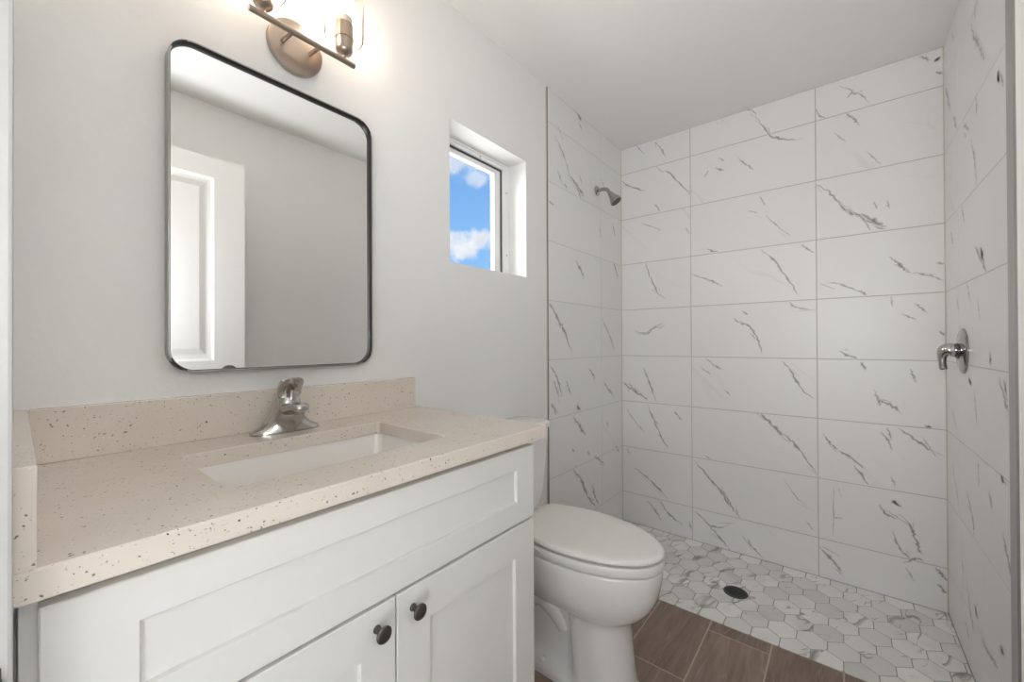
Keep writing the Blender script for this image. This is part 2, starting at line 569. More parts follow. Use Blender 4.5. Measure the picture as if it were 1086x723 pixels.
# ---------------------------------------------------------------- room shell
# veins in the marble tile: (relative width, points along the wall and up it, in metres)
VEINS = {
'b': [
  (2.0, [(0.731,2.47),(0.76,2.459),(0.791,2.416)]),
  (3.0, [(0.778,2.424),(0.824,2.34),(0.85,2.289),(0.876,2.264),(0.945,2.233),(0.998,2.22)]),
  (1.2, [(0.103,2.471),(0.167,2.388)]),
  (2.2, [(0.231,2.456),(0.279,2.379),(0.303,2.328)]),
  (2.5, [(0.254,2.263),(0.326,2.224),(0.384,2.144),(0.44,2.067)]),
  (3.0, [(0.007,2.258),(0.088,2.193),(0.174,2.152)]),
  (1.3, [(0.524,2.148),(0.549,2.182)]),
  (3.0, [(0.581,2.185),(0.611,2.165),(0.627,2.161)]),
  (1.5, [(0.602,2.24),(0.632,2.209)]),
  (2.3, [(0.701,2.202),(0.739,2.163),(0.776,2.12)]),
  (2.3, [(0.228,2.059),(0.265,2.002)]),
  (1.0, [(0.139,1.952),(0.215,1.913),(0.276,1.872)]),
  (1.5, [(0.417,1.876),(0.439,1.825)]),
  (1.5, [(0.803,1.974),(0.83,1.905)]),
  (1.3, [(0.747,1.905),(0.793,1.881)]),
  (1.3, [(0.83,1.863),(0.874,1.802),(0.942,1.727)]),
  (3.0, [(0.536,1.728),(0.563,1.708),(0.592,1.701)]),
  (2.6, [(0.171,1.695),(0.188,1.63),(0.213,1.565),(0.25,1.488),(0.31,1.442)]),
  (2.3, [(0.449,1.589),(0.524,1.55),(0.587,1.521),(0.618,1.496)]),
  (2.7, [(0.801,1.683),(0.855,1.627),(0.898,1.559),(0.94,1.483),(0.973,1.409)]),
  (2.3, [(0.983,1.68),(1.039,1.628)]),
  (2.0, [(0.931,1.392),(0.956,1.359),(1.014,1.346)]),
  (2.3, [(0.096,1.257),(0.173,1.23),(0.224,1.279),(0.285,1.297)]),
  (2.7, [(0.666,1.321),(0.705,1.287),(0.752,1.264),(0.78,1.21)]),
  (2.5, [(0.715,1.352),(0.744,1.329)]),
  (2.2, [(1.137,2.436),(1.181,2.399),(1.195,2.374),(1.216,2.365),(1.251,2.309)]),
  (2.5, [(1.173,2.364),(1.183,2.378),(1.195,2.387)]),
  (2.5, [(1.422,2.451),(1.453,2.42)]),
  (3.0, [(1.465,2.408),(1.485,2.419)]),
  (1.6, [(1.47,2.36),(1.488,2.344)]),
  (1.8, [(1.044,2.364),(1.062,2.318),(1.098,2.289)]),
  (3.0, [(1.165,2.29),(1.194,2.251),(1.215,2.216)]),
  (1.2, [(1.12,2.21),(1.164,2.151)]),
  (1.1, [(1.236,2.087),(1.29,2.001)]),
  (4.2, [(1.049,1.97),(1.096,1.925),(1.162,1.823),(1.22,1.774),(1.275,1.717),(1.304,1.7)]),
  (2.5, [(1.155,1.829),(1.22,1.774),(1.254,1.702)]),
  (7.0, [(1.213,1.79),(1.261,1.751),(1.302,1.706)]),
  (1.6, [(1.262,1.839),(1.275,1.799)]),
  (1.6, [(1.309,1.832),(1.316,1.791)]),
  (3.0, [(1.314,1.57),(1.34,1.543),(1.366,1.504),(1.385,1.488)]),
  (1.8, [(1.385,1.488),(1.422,1.48),(1.464,1.458),(1.49,1.438)]),
  (1.8, [(1.085,1.473),(1.131,1.464),(1.189,1.431),(1.224,1.414)]),
  (3.0, [(1.21,1.423),(1.234,1.399)]),
  (2.0, [(1.465,1.523),(1.489,1.515)]),
  (1.5, [(1.32,1.388),(1.326,1.337)]),
  (2.2, [(1.397,1.351),(1.421,1.323),(1.437,1.305)]),
  (2.0, [(1.352,1.304),(1.402,1.277)]),
  (2.0, [(1.475,1.226),(1.489,1.2)]),
  (2.0, [(0.096,1.253),(0.165,1.238),(0.219,1.269),(0.297,1.287)]),
  (3.0, [(0.689,1.298),(0.75,1.262),(0.789,1.192),(0.808,1.113)]),
  (4.0, [(0.007,0.921),(0.051,0.882),(0.107,0.853),(0.176,0.805)]),
  (5.0, [(0.051,0.91),(0.107,0.853),(0.184,0.811)]),
  (3.0, [(0.15,1.023),(0.19,0.918),(0.237,0.802)]),
  (3.0, [(0.176,0.784),(0.216,0.695),(0.267,0.583),(0.305,0.524)]),
  (1.4, [(0.021,0.769),(0.092,0.667),(0.161,0.595)]),
  (2.4, [(0.34,0.76),(0.393,0.703)]),
  (2.5, [(0.525,1.085),(0.58,1.038),(0.613,1.02)]),
  (1.2, [(0.49,1.035),(0.558,0.988)]),
  (1.6, [(0.623,0.908),(0.655,0.875)]),
  (2.8, [(0.893,1.081),(0.929,1.039),(0.955,0.986),(0.99,0.923),(1.038,0.889)]),
  (5.5, [(0.786,0.795),(0.834,0.755),(0.881,0.705),(0.927,0.674)]),
  (3.0, [(0.881,0.712),(0.927,0.674),(0.971,0.621),(1.005,0.563),(1.039,0.527)]),
  (3.2, [(0.104,0.348),(0.173,0.316),(0.239,0.264),(0.303,0.206)]),
  (1.6, [(0.034,0.481),(0.063,0.444)]),
  (4.0, [(0.452,0.486),(0.509,0.422),(0.576,0.351),(0.619,0.314),(0.661,0.241),(0.692,0.203)]),
  (4.0, [(0.576,0.359),(0.619,0.302),(0.651,0.238)]),
  (1.6, [(0.51,0.52),(0.559,0.493)]),
  (3.0, [(0.172,0.169),(0.225,0.117),(0.264,0.061)]),
  (3.0, [(0.252,0.189),(0.303,0.124),(0.39,0.071)]),
  (2.0, [(0.426,0.106),(0.444,0.049)]),
  (2.6, [(0.45,0.175),(0.496,0.15),(0.541,0.113),(0.597,0.117),(0.64,0.141)]),
  (2.6, [(0.519,0.132),(0.585,0.066),(0.649,0.003)]),
  (2.6, [(0.733,0.098),(0.752,0.059),(0.811,0.009)]),
  (1.1, [(0.898,0.466),(0.952,0.38),(1.004,0.339)]),
  (1.2, [(0.995,0.262),(1.029,0.219)]),
  (3.0, [(1.133,1.138),(1.172,1.108),(1.202,1.095)]),
  (3.0, [(1.21,1.079),(1.235,1.044)]),
  (4.5, [(1.261,0.953),(1.276,0.905),(1.311,0.889),(1.353,0.851)]),
  (3.0, [(1.268,0.924),(1.282,0.876)]),
  (2.4, [(1.381,1.055),(1.401,0.991)]),
  (3.0, [(1.065,0.72),(1.098,0.673),(1.122,0.646)]),
  (3.0, [(1.122,0.646),(1.169,0.623),(1.229,0.568)]),
  (3.0, [(1.184,0.586),(1.214,0.541),(1.236,0.497)]),
  (2.6, [(1.282,0.759),(1.303,0.724),(1.32,0.678)]),
  (2.4, [(1.303,0.782),(1.317,0.726)]),
  (3.0, [(1.339,0.786),(1.386,0.745),(1.425,0.714),(1.464,0.674)]),
  (2.0, [(1.426,0.807),(1.446,0.798)]),
  (3.0, [(1.272,0.417),(1.294,0.383),(1.336,0.366)]),
  (4.0, [(1.315,0.447),(1.346,0.426)]),
  (3.6, [(1.336,0.395),(1.377,0.349),(1.39,0.306),(1.403,0.254),(1.416,0.23)]),
  (2.2, [(1.315,0.312),(1.342,0.234),(1.383,0.191)]),
  (3.0, [(1.355,0.172),(1.396,0.205),(1.416,0.202)]),
  (4.6, [(1.045,0.15),(1.094,0.104),(1.142,0.049)]),
  (1.5, [(1.1,0.312),(1.143,0.314)]),
  (0.9, [(1.108,0.468),(1.103,0.21)]),
  (3.6, [(1.454,0.188),(1.492,0.138)]),
  (3.0, [(1.46,0.117),(1.492,0.083)]),
  (1.4, [(1.316,0.562),(1.33,0.508)]),
  (1.3, [(1.362,0.156),(1.389,0.099)]),
],
'l': [
  (1.8, [(1.74,2.247),(1.799,2.204),(1.861,2.134),(1.892,2.086)]),
  (3.0, [(1.98,2.456),(2.021,2.435)]),
  (1.2, [(1.929,2.477),(1.997,2.455)]),
  (1.2, [(1.996,2.419),(2.031,2.38)]),
  (2.0, [(1.768,2.07),(1.813,2.019)]),
  (2.0, [(1.828,2.023),(1.866,2.006)]),
  (3.5, [(1.892,2.086),(1.958,2.054),(2.017,1.979)]),
  (3.5, [(1.942,2.067),(2.0,2.04),(2.053,2.014)]),
  (1.5, [(1.994,2.118),(2.028,2.075)]),
  (1.3, [(2.236,1.89),(2.256,1.817)]),
  (2.0, [(2.409,1.948),(2.459,1.868)]),
  (3.0, [(2.42,1.698),(2.499,1.607)]),
  (3.5, [(1.954,1.636),(2.006,1.591),(2.041,1.551)]),
  (2.0, [(1.676,1.381),(1.732,1.34)]),
  (1.6, [(1.68,1.892),(1.737,1.883)]),
  (1.0, [(1.77,2.307),(1.83,2.249)]),
  (1.0, [(2.26,2.183),(2.323,2.125)]),
  (4.2, [(1.703,1.37),(1.769,1.298),(1.832,1.24),(1.914,1.108)]),
  (2.3, [(2.264,1.329),(2.352,1.24),(2.445,1.125)]),
  (2.4, [(1.692,1.065),(1.766,0.986),(1.797,0.898)]),
  (2.0, [(1.721,0.989),(1.781,0.9)]),
  (2.8, [(1.699,0.875),(1.749,0.811)]),
  (2.2, [(1.846,0.98),(1.895,0.888)]),
  (2.4, [(2.096,1.028),(2.176,0.965)]),
  (3.0, [(2.281,0.937),(2.417,0.833)]),
  (2.6, [(1.957,0.831),(1.992,0.808)]),
  (4.0, [(1.911,0.779),(1.999,0.703),(2.054,0.647)]),
  (2.6, [(2.15,0.514),(2.276,0.437)]),
  (2.2, [(2.072,0.559),(2.103,0.525)]),
  (2.2, [(1.903,0.607),(1.926,0.581)]),
  (4.0, [(1.908,0.496),(1.996,0.411),(2.07,0.298),(2.167,0.211)]),
  (3.0, [(2.129,0.356),(2.156,0.282),(2.209,0.204)]),
  (2.0, [(2.314,0.691),(2.345,0.646)]),
  (2.0, [(2.438,0.515),(2.501,0.459)]),
],
'r': [
  (2.5, [(-2.074,2.271),(-2.034,2.205),(-1.958,2.115),(-1.905,2.056)]),
  (3.0, [(-1.778,1.96),(-1.77,1.918)]),
  (1.8, [(-1.75,1.931),(-1.723,1.883)]),
  (3.0, [(-2.517,2.28),(-2.474,2.205),(-2.414,2.126)]),
  (3.0, [(-2.357,2.075),(-2.304,2.004)]),
  (1.5, [(-2.021,2.003),(-2.004,1.922)]),
  (2.0, [(-2.201,1.973),(-2.109,1.919)]),
  (2.0, [(-2.088,1.883),(-2.049,1.804),(-2.02,1.699)]),
  (2.0, [(-2.238,1.682),(-2.191,1.613)]),
  (1.0, [(-2.01,2.3),(-2.024,2.256)]),
  (1.5, [(-2.372,2.41),(-2.339,2.365)]),
  (3.0, [(-2.06,1.506),(-1.964,1.437),(-1.904,1.389)]),
  (3.0, [(-1.981,1.481),(-1.945,1.434)]),
  (1.8, [(-2.437,1.627),(-2.379,1.565)]),
  (1.3, [(-2.331,1.359),(-2.306,1.296)]),
  (1.5, [(-2.175,1.402),(-2.111,1.306)]),
  (1.1, [(-2.026,1.321),(-1.989,1.247)]),
  (1.6, [(-1.885,1.146),(-1.876,1.099)]),
  (2.4, [(-1.792,1.076),(-1.737,1.01),(-1.71,0.988)]),
  (1.8, [(-1.749,1.07),(-1.722,1.029)]),
  (2.0, [(-2.152,1.043),(-2.121,1.032)]),
  (1.3, [(-2.078,1.014),(-2.042,0.89)]),
  (1.2, [(-2.438,0.903),(-2.353,0.827)]),
  (1.5, [(-2.658,1.231),(-2.623,1.202)]),
  (1.0, [(-2.443,0.692),(-2.308,0.502)]),
  (2.4, [(-2.201,0.631),(-2.111,0.557),(-2.101,0.495)]),
  (1.5, [(-2.04,0.783),(-2.023,0.692)]),
  (1.6, [(-1.911,0.714),(-1.878,0.67)]),
  (2.0, [(-1.78,0.796),(-1.76,0.779)]),
  (3.2, [(-1.77,0.637),(-1.73,0.582),(-1.686,0.537)]),
  (1.6, [(-2.214,0.301),(-2.147,0.197),(-2.104,0.164)]),
  (2.0, [(-2.101,0.265),(-2.06,0.232)]),
  (1.6, [(-2.245,0.133),(-2.174,0.103)]),
  (2.0, [(-2.021,0.19),(-1.911,0.204),(-1.829,0.216)]),
  (2.0, [(-1.811,0.291),(-1.775,0.289)]),
  (1.6, [(-2.288,0.34),(-2.263,0.302)]),
],
}


def vein_strokes(veins, width, u0, u1):
    """feathered strokes: lists of (point, half width, darkness) that taper, wander and throw off small barbs"""
    rnd = random.Random(11)
    out = []
    def stroke(pts, w, dark, fine=7, lift0=0.0006):
        P = [Vector(q) for q in pts]
        if len(P) == 2:
            P = [P[0], (P[0] + P[1]) / 2, P[1]]
        dense = []
        for i in range(len(P) - 1):
            a, b = P[max(i - 1, 0)], P[i]
            c, d = P[i + 1], P[min(i + 2, len(P) - 1)]
            for k in range(fine):
                t = k / fine
                dense.append(0.5 * ((2 * b) + (c - a) * t + (2 * a - 5 * b + 4 * c - d) * t * t + (3 * b - a - 3 * c + d) * t ** 3))
        dense.append(P[-1])
        n = len(dense)
        ph, ph2 = rnd.uniform(0, 6), rnd.uniform(0, 6)
        st = []
        for i, q in enumerate(dense):
            t = i / (n - 1)
            env = max(0.0, math.sin(math.pi * min(0.985, max(0.015, t)))) ** 0.7
            mod = 0.68 + 0.32 * math.sin(ph + t * 9.0) * math.sin(ph2 + t * 23.0)
            j = w * 0.35
            p = (q.x + rnd.uniform(-j, j), q.y + rnd.uniform(-j, j))
            p = (min(max(p[0], u0 + 0.002), u1 - 0.002), min(max(p[1], 0.002), H - 0.002))
            st.append((p, w * env * mod * rnd.uniform(0.75, 1.25), dark * (0.55 + 0.45 * mod) * env ** 0.4))
        out.append((st, lift0 + (len(out) % 150) * 2e-6))
    for w, pts in veins:
        dark = min(0.95, 0.50 + 0.14 * w)
        stroke(pts, width * (0.50 + 0.27 * w), dark)
        ln = sum((Vector(b) - Vector(a)).length for a, b in zip(pts[:-1], pts[1:]))
        for _ in range(int(ln * (4 + 3.0 * w))):
            i = rnd.randrange(len(pts) - 1)
            t = rnd.random()
            a, b = Vector(pts[i]), Vector(pts[i + 1])
            d = (b - a).normalized()
            m = a.lerp(b, t) + Vector((-d.y, d.x)) * rnd.gauss(0, 0.010)
            ang = rnd.uniform(-0.45, 0.45)
            e = Vector((d.x * math.cos(ang) - d.y * math.sin(ang), d.x * math.sin(ang) + d.y * math.cos(ang))) * rnd.uniform(0.014, 0.050)
            stroke([m - e, m + e], width * rnd.uniform(0.35, 0.8), dark * rnd.uniform(0.35, 0.85), 4, 0.0002)
    return out


def tiles_mesh(name, quads, to_world, mats, back, lift, seam=0.0017, veins=None):
    """tiles: each one a shallow bevelled face raised over the grout bed; UVs are in metres and shifted per tile"""
    bm = bmesh.new()
    uvl = bm.loops.layers.uv.new('UVMap')
    tone = bm.loops.layers.float_color.new('tone')
    vein = bm.loops.layers.float_color.new('vein')
    for f in back(bm):
        f.material_index = 1
        for l in f.loops:
            l[vein] = (0, 0, 0, 1)
    for poly in quads:
        ox, oy = random.uniform(0, 40), random.uniform(0, 40)
        tn = random.random()
        cx = sum(p[0] for p in poly) / len(poly)
        cy = sum(p[1] for p in poly) / len(poly)

        def inset(d):
            # move every edge inwards by d
            n = len(poly)
            out = []
            for i in range(n):
                p0, p1, p2 = Vector(poly[i - 1]), Vector(poly[i]), Vector(poly[(i + 1) % n])
                e1, e2 = (p1 - p0).normalized(), (p2 - p1).normalized()
                n1, n2 = Vector((-e1.y, e1.x)), Vector((-e2.y, e2.x))
                m = n1 + n2
                if m.length < 1e-6:
                    out.append(p1 + n1 * d)
                    continue
                m.normalize()
                out.append(p1 + m * (d / max(0.3, m.dot(n1))))
            return out
        lo, hi = inset(seam), inset(seam + 0.0010)
        v0 = [bm.verts.new(to_world(p.x, p.y, 0.0)) for p in lo]
        v1 = [bm.verts.new(to_world(p.x, p.y, lift)) for p in hi]
        fs = [bm.faces.new(v1)]
        n = len(poly)
        for i in range(n):
            j = (i + 1) % n
            fs.append(bm.faces.new((v0[i], v0[j], v1[j], v1[i])))
        coords = {v: p for v, p in zip(v0 + v1, lo + hi)}
        for f in fs:
            f.material_index = 0
            for l in f.loops:
                p = coords[l.vert]
                l[uvl].uv = (p.x - cx + ox, p.y - cy + oy)
                l[tone] = (tn, tn, tn, 1)
                l[vein] = (0, 0, 0, 1)
    if veins:
        for st, up_ in vein_strokes(*veins):
            rows = []
            for i, (p, hw, dk) in enumerate(st):
                q0, q1 = Vector(st[max(i - 1, 0)][0]), Vector(st[min(i + 1, len(st) - 1)][0])
                d = q1 - q0
                if d.length < 1e-6:
                    d = Vector((1, 0))
                d.normalize()
                nrm = Vector((-d.y, d.x)) * hw
                rows.append([(bm.verts.new(to_world(p[0] + nrm.x * k, p[1] + nrm.y * k, lift + up_)), dk if k == 0 else 0.0) for k in (-1, 0, 1)])
            for ra, rb in zip(rows[:-1], rows[1:]):
                for k in (0, 1):
                    four = (ra[k], ra[k + 1], rb[k + 1], rb[k])
                    f = bm.faces.new([x[0] for x in four])
                    vals = {x[0]: x[1] for x in four}
                    for l in f.loops:
                        l[uvl].uv = (0.3, 0.3)
                        l[tone] = (0.5, 0.5, 0.5, 1)
                        a = vals[l.vert]
                        l[vein] = (a, a, a, 1)
    return struct(finish(name, bm, mats, recalc=True))


def wall_grid(u0, u1, cols, v0=0.0, v1=H):
    """rectangles of the 30 x 60 cm stacked tiles on a wall"""
    us = [u0] + [c for c in sorted(cols) if u0 + 0.01 < c < u1 - 0.01] + [u1]
    vs = [v0] + sorted(r for r in ROWS if v0 + 0.01 < r < v1 - 0.01) + [v1]
    return [[(a, c), (b, c), (b, d), (a, d)] for a, b in zip(us[:-1], us[1:]) for c, d in zip(vs[:-1], vs[1:])]


# the mirror wall, thick enough for the window reveal
WX0, WX1, WZ0, WZ1 = 1.031, 1.507, 1.487, 2.030
bm = bmesh.new()
box(bm, -0.13, WX0, 0, 0.155, -0.1, H)
box(bm, WX1, XB + 0.12, 0, 0.155, -0.1, H)
box(bm, WX0, WX1, 0, 0.155, -0.1, WZ0)
box(bm, WX0, WX1, 0, 0.155, WZ1, H)
bmesh.ops.remove_doubles(bm, verts=bm.verts[:], dist=1e-5)
inner = [f for f in bm.faces if len(f.verts) == 4 and any(
    g is not f and set(g.verts) == set(f.verts) for e in f.edges for g in e.link_faces)]
bmesh.ops.delete(bm, geom=list(set(inner)), context='FACES')
struct(finish('wall_left', bm, WALL_PAINT))

# shower tile on the mirror wall
TT = 0.006
def back_left(bm):
    return box(bm, XE, XB, -TT + 0.001, -0.0002, -0.1, H)
tiles_mesh('wall_shower_left', wall_grid(XE, XB, [2.255]), lambda u, v, h: (u, -TT + 0.001 - h, v),
           [TILE_MARBLE, SIDE_GROUT], back_left, 0.001, veins=(VEINS['l'], 0.0120, XE, XB))

# shower end wall (coordinate across it runs from the mirror wall to the right)
def back_end(bm):
    return box(bm, XB + 0.001, XB + 0.12, YR - 0.13, 0.0, -0.1, H)
tiles_mesh('wall_back', wall_grid(0.0, -YR, [0.445, 1.046]), lambda u, v, h: (XB + 0.001 - h, -u, v),
           [TILE_MARBLE, WALL_GROUT], back_end, 0.001, veins=(VEINS['b'], 0.0078, 0.0, -YR))

# the wall opposite the mirror: paint by the door, tile in the shower
bm = bmesh.new()
box(bm, -0.13, XB + 0.12, YR - 0.13, YR - 0.006, -0.1, H)
struct(finish('wall_right', bm, WALL_PAINT))
def back_right(bm):
    return box(bm, XE + 0.012, XB, YR - 0.0058, YR - 0.001, -0.1, H)
tiles_mesh('wall_shower_right', wall_grid(-XB, -(XE + 0.012), [-2.30]), lambda u, v, h: (-u, YR - 0.001 + h, v),
           [TILE_MARBLE, SIDE_GROUT], back_right, 0.001, veins=(VEINS['r'], 0.0140, -XB, -(XE + 0.012)))

# door wall with the doorway the photo is taken from
DY0, DY1, DZ = -1.343, -0.575, 2.115
bm = bmesh.new()
box(bm, -0.13, XL, DY1 + 0.02, 0.0, 0, H)
box(bm, -0.13, XL, YR - 0.006, DY0 - 0.02, 0, H)
box(bm, -0.13, XL, DY0 - 0.02, DY1 + 0.02, DZ + 0.02, H)
struct(finish('wall_near', bm, WALL_PAINT))

# jamb boards lining the doorway, with the latch strike
tj = bpy.data.objects.new('trim_1', None)
COL.objects.link(tj)
tj.location = (-0.065, DY1, 0)
struct(tj)
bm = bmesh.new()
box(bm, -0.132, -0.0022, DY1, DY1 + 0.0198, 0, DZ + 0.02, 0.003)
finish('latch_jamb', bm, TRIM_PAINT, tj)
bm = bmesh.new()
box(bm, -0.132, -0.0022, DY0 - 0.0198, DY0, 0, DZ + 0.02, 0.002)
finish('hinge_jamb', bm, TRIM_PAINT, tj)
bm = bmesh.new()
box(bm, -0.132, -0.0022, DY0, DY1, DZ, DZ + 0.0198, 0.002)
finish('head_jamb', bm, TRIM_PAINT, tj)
bm = bmesh.new()
box(bm, -0.060, -0.0085, DY1 - 0.0018, DY1, 0.835, 0.90, 0.0008)
box(bm, -0.0125, -0.0080, DY1 - 0.006, DY1, 0.845, 0.89, 0.001)
finish('strike_plate', bm, STRIKE, tj)

# ceiling
bm = bmesh.new()
box(bm, -0.13, XB + 0.12, YR - 0.13, 0.155, H, H + 0.1)
struct(finish('ceiling', bm, CEIL_PAINT))

# hall outside the doorway
bm = bmesh.new()
box(bm, -1.7, -1.6, -2.6, 0.5, 0, H)
struct(finish('wall_hall', bm, HALL_PAINT))
bm = bmesh.new()
box(bm, -1.6, -0.13, -2.6, -2.5, 0, H)
struct(finish('wall_hall_right', bm, HALL_PAINT))
bm = bmesh.new()
box(bm, -1.6, -0.13, 0.4, 0.5, 0, H)
struct(finish('wall_hall_left', bm, HALL_PAINT))
bm = bmesh.new()
box(bm, -0.135, -0.125, 0.155, 0.4, 0, H)
box(bm, -0.135, -0.125, -2.5, YR - 0.13, 0, H)
struct(finish('wall_hall_near', bm, HALL_PAINT))
bm = bmesh.new()
box(bm, -1.7, -0.13, -2.6, 0.5, H, H + 0.1)
struct(finish('ceiling_hall', bm, CEIL_PAINT))

# wood-look plank floor
def clip_rect(a, b, c, d, x0, x1, y0, y1):
    a, b, c, d = max(a, x0), min(b, x1), max(c, y0), min(d, y1)
    return [(a, c), (b, c), (b, d), (a, d)] if b - a > 0.006 and d - c > 0.006 else None

planks = []
PW = 0.2165
FX0, FX1, FY0, FY1 = -1.6, XF, YR, 0.0
joints = [-0.492 + PW * k for k in range(-9, 3)]
for k, yj in enumerate(joints):
    row = round((yj + 0.492) / PW)
    xs0 = {0: 1.4735, 1: 1.797, 2: 1.12}[(row + 1) % 2] if row != 1 else 1.12
    xs = [xs0 + 1.215 * i for i in range(-4, 3)]
    for a, b in zip(xs[:-1], xs[1:]):
        q = clip_rect(a, b, yj, yj + PW, FX0, FX1, -2.5 if False else FY0, FY1)
        if q:
            planks.append(q)
def back_floor(bm):
    return box(bm, FX0, XF, YR, 0.0, -0.1, -0.0012) + box(bm, FX0, -0.13, -2.5, YR, -0.1, -0.0002) + box(bm, FX0, -0.13, 0, 0.4, -0.1, -0.0002)
tiles_mesh('floor', planks, lambda u, v, h: (u, v, -0.0012 + h), [WOOD_TILE, PLANK_GROUT], back_floor, 0.0012, 0.0024)

# marble hexagon shower floor, cut straight along its edges
def clip_poly(poly, x0, x1, y0, y1):
    for ax, lim, sgn in ((0, x0, 1), (0, x1, -1), (1, y0, 1), (1, y1, -1)):
        out = []
        for i in range(len(poly)):
            p, q = poly[i], poly[(i + 1) % len(poly)]
            dp, dq = sgn * (p[ax] - lim), sgn * (q[ax] - lim)
            if dp >= 0:
                out.append(p)
            if (dp > 0) != (dq > 0) and abs(dp - dq) > 1e-9:
                t = dp / (dp - dq)
                if 1e-6 < t < 1 - 1e-6:
                    out.append((p[0] + (q[0] - p[0]) * t, p[1] + (q[1] - p[1]) * t))
        poly = out
        if len(poly) < 3:
            return None
    clean = []
    for pnt in poly:
        if not clean or math.hypot(pnt[0] - clean[-1][0], pnt[1] - clean[-1][1]) > 0.004:
            clean.append(pnt)
    if len(clean) > 2 and math.hypot(clean[0][0] - clean[-1][0], clean[0][1] - clean[-1][1]) < 0.004:
        clean.pop()
    if len(clean) < 3:
        return None
    ar = 0.5 * sum(clean[i - 1][0] * clean[i][1] - clean[i][0] * clean[i - 1][1] for i in range(len(clean)))
    return clean if ar > 0.00012 else None

hexes = []
HP, HE, HY = 0.0615, 0.0275, 0.0975
hx0, hy0 = 1.988, -1.1405
for i in range(-3, 9):
    for j in range(-6, 14):
        cx = hx0 + i * (HP + HE)
        cy = hy0 + (j + (0.5 if i % 2 else 0)) * HY
        poly = [(cx + HP, cy), (cx + HE, cy + HY / 2), (cx - HE, cy + HY / 2), (cx - HP, cy), (cx - HE, cy - HY / 2), (cx + HE, cy - HY / 2)]
        poly = clip_poly(poly, XF, XB, YR, -TT)
        if poly:
            hexes.append(poly)
def back_hex(bm):
    return box(bm, XF, XB, YR, -TT, -0.1, -0.0010)
tiles_mesh('floor_shower', hexes, lambda u, v, h: (u, v, -0.0010 + h), [HEX_MARBLE, GROUT], back_hex, 0.0012, 0.0017)

# caulk lines in the shower corners and the tile edge strips
def strip(name, x0, x1, y0, y1, mat, z0=0.0, z1=H):
    bm = bmesh.new()
    box(bm, x0, x1, y0, y1, z0, z1, 0.0008)
    return struct(finish(name, bm, mat))

strip('trim_2', XB - 0.0035, XB, -TT - 0.0035, -TT, CAULK, 0.001)
strip('trim_3', XB - 0.0035, XB, YR, YR + 0.0035, CAULK, 0.001)
strip('trim_4', XE - 0.005, XE - 0.0002, -TT - 0.0005, 0.0, EDGE_TRIM)
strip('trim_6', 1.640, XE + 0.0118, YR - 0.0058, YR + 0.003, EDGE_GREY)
strip('trim_5', XE - 0.011, XE - 0.0055, -0.0035, 0.0, CAULK)

# ---------------------------------------------------------------- window
win = bpy.data.objects.new('window_1', None)
COL.objects.link(win)
win.location = ((WX0 + WX1) / 2, 0.12, WZ0)
struct(win)
def ring_frame(bm, x0, x1, z0, z1, y0, y1, w, bev=0.002):
    wl, wr, wb, wtp = w if isinstance(w, tuple) else (w, w, w, w)
    box(bm, x0, x0 + wl, y0, y1, z0, z1, bev)
    box(bm, x1 - wr, x1, y0, y1, z0, z1, bev)
    box(bm, x0 + wl, x1 - wr, y0, y1, z0, z0 + wb, bev)
    box(bm, x0 + wl, x1 - wr, y0, y1, z1 - wtp, z1, bev)
bm = bmesh.new()
ring_frame(bm, WX0, WX1, WZ0, WZ1, 0.104, 0.150, (0.040, 0.042, 0.010, 0.026))
box(bm, WX0 + 0.03, WX1 - 0.03, 0.098, 0.104, WZ1 - 0.012, WZ1 - 0.006, 0.001)
finish('window_frame', bm, VINYL, win)
bm = bmesh.new()
ring_frame(bm, WX0 + 0.0405, WX1 - 0.0423, WZ0 + 0.0103, WZ1 - 0.0263, 0.112, 0.146, 0.0055, 0.001)
finish('gasket', bm, GASKET, win)
bm = bmesh.new()
ring_frame(bm, WX0 + 0.0465, WX1 - 0.0483, WZ0 + 0.0162, WZ1 - 0.0322, 0.118, 0.144, (0.036, 0.042, 0.014, 0.020))
sash = finish('sash', bm, VINYL, win)
bm = bmesh.new()
box(bm, WX0 + 0.075, WX1 - 0.085, 0.131, 0.135, WZ0 + 0.025, WZ1 - 0.046)
finish('window_pane', bm, PANE_GLASS, win)
for (sx, sz) in ((WX1 - 0.018, 1.60), (WX1 - 0.018, 1.90), (WX1 - 0.2, WZ1 - 0.018), (WX0 + 0.05, WZ1 - 0.018)):
    bm = bmesh.new()
    lathe(bm, [(0, 0.0055), (0.0015, 0.005), (0.002, 0.003)], (sx, 0.1045, sz), (0, -1, 0), 12)
    finish('screw', bm, SCREW, win, True, 40)

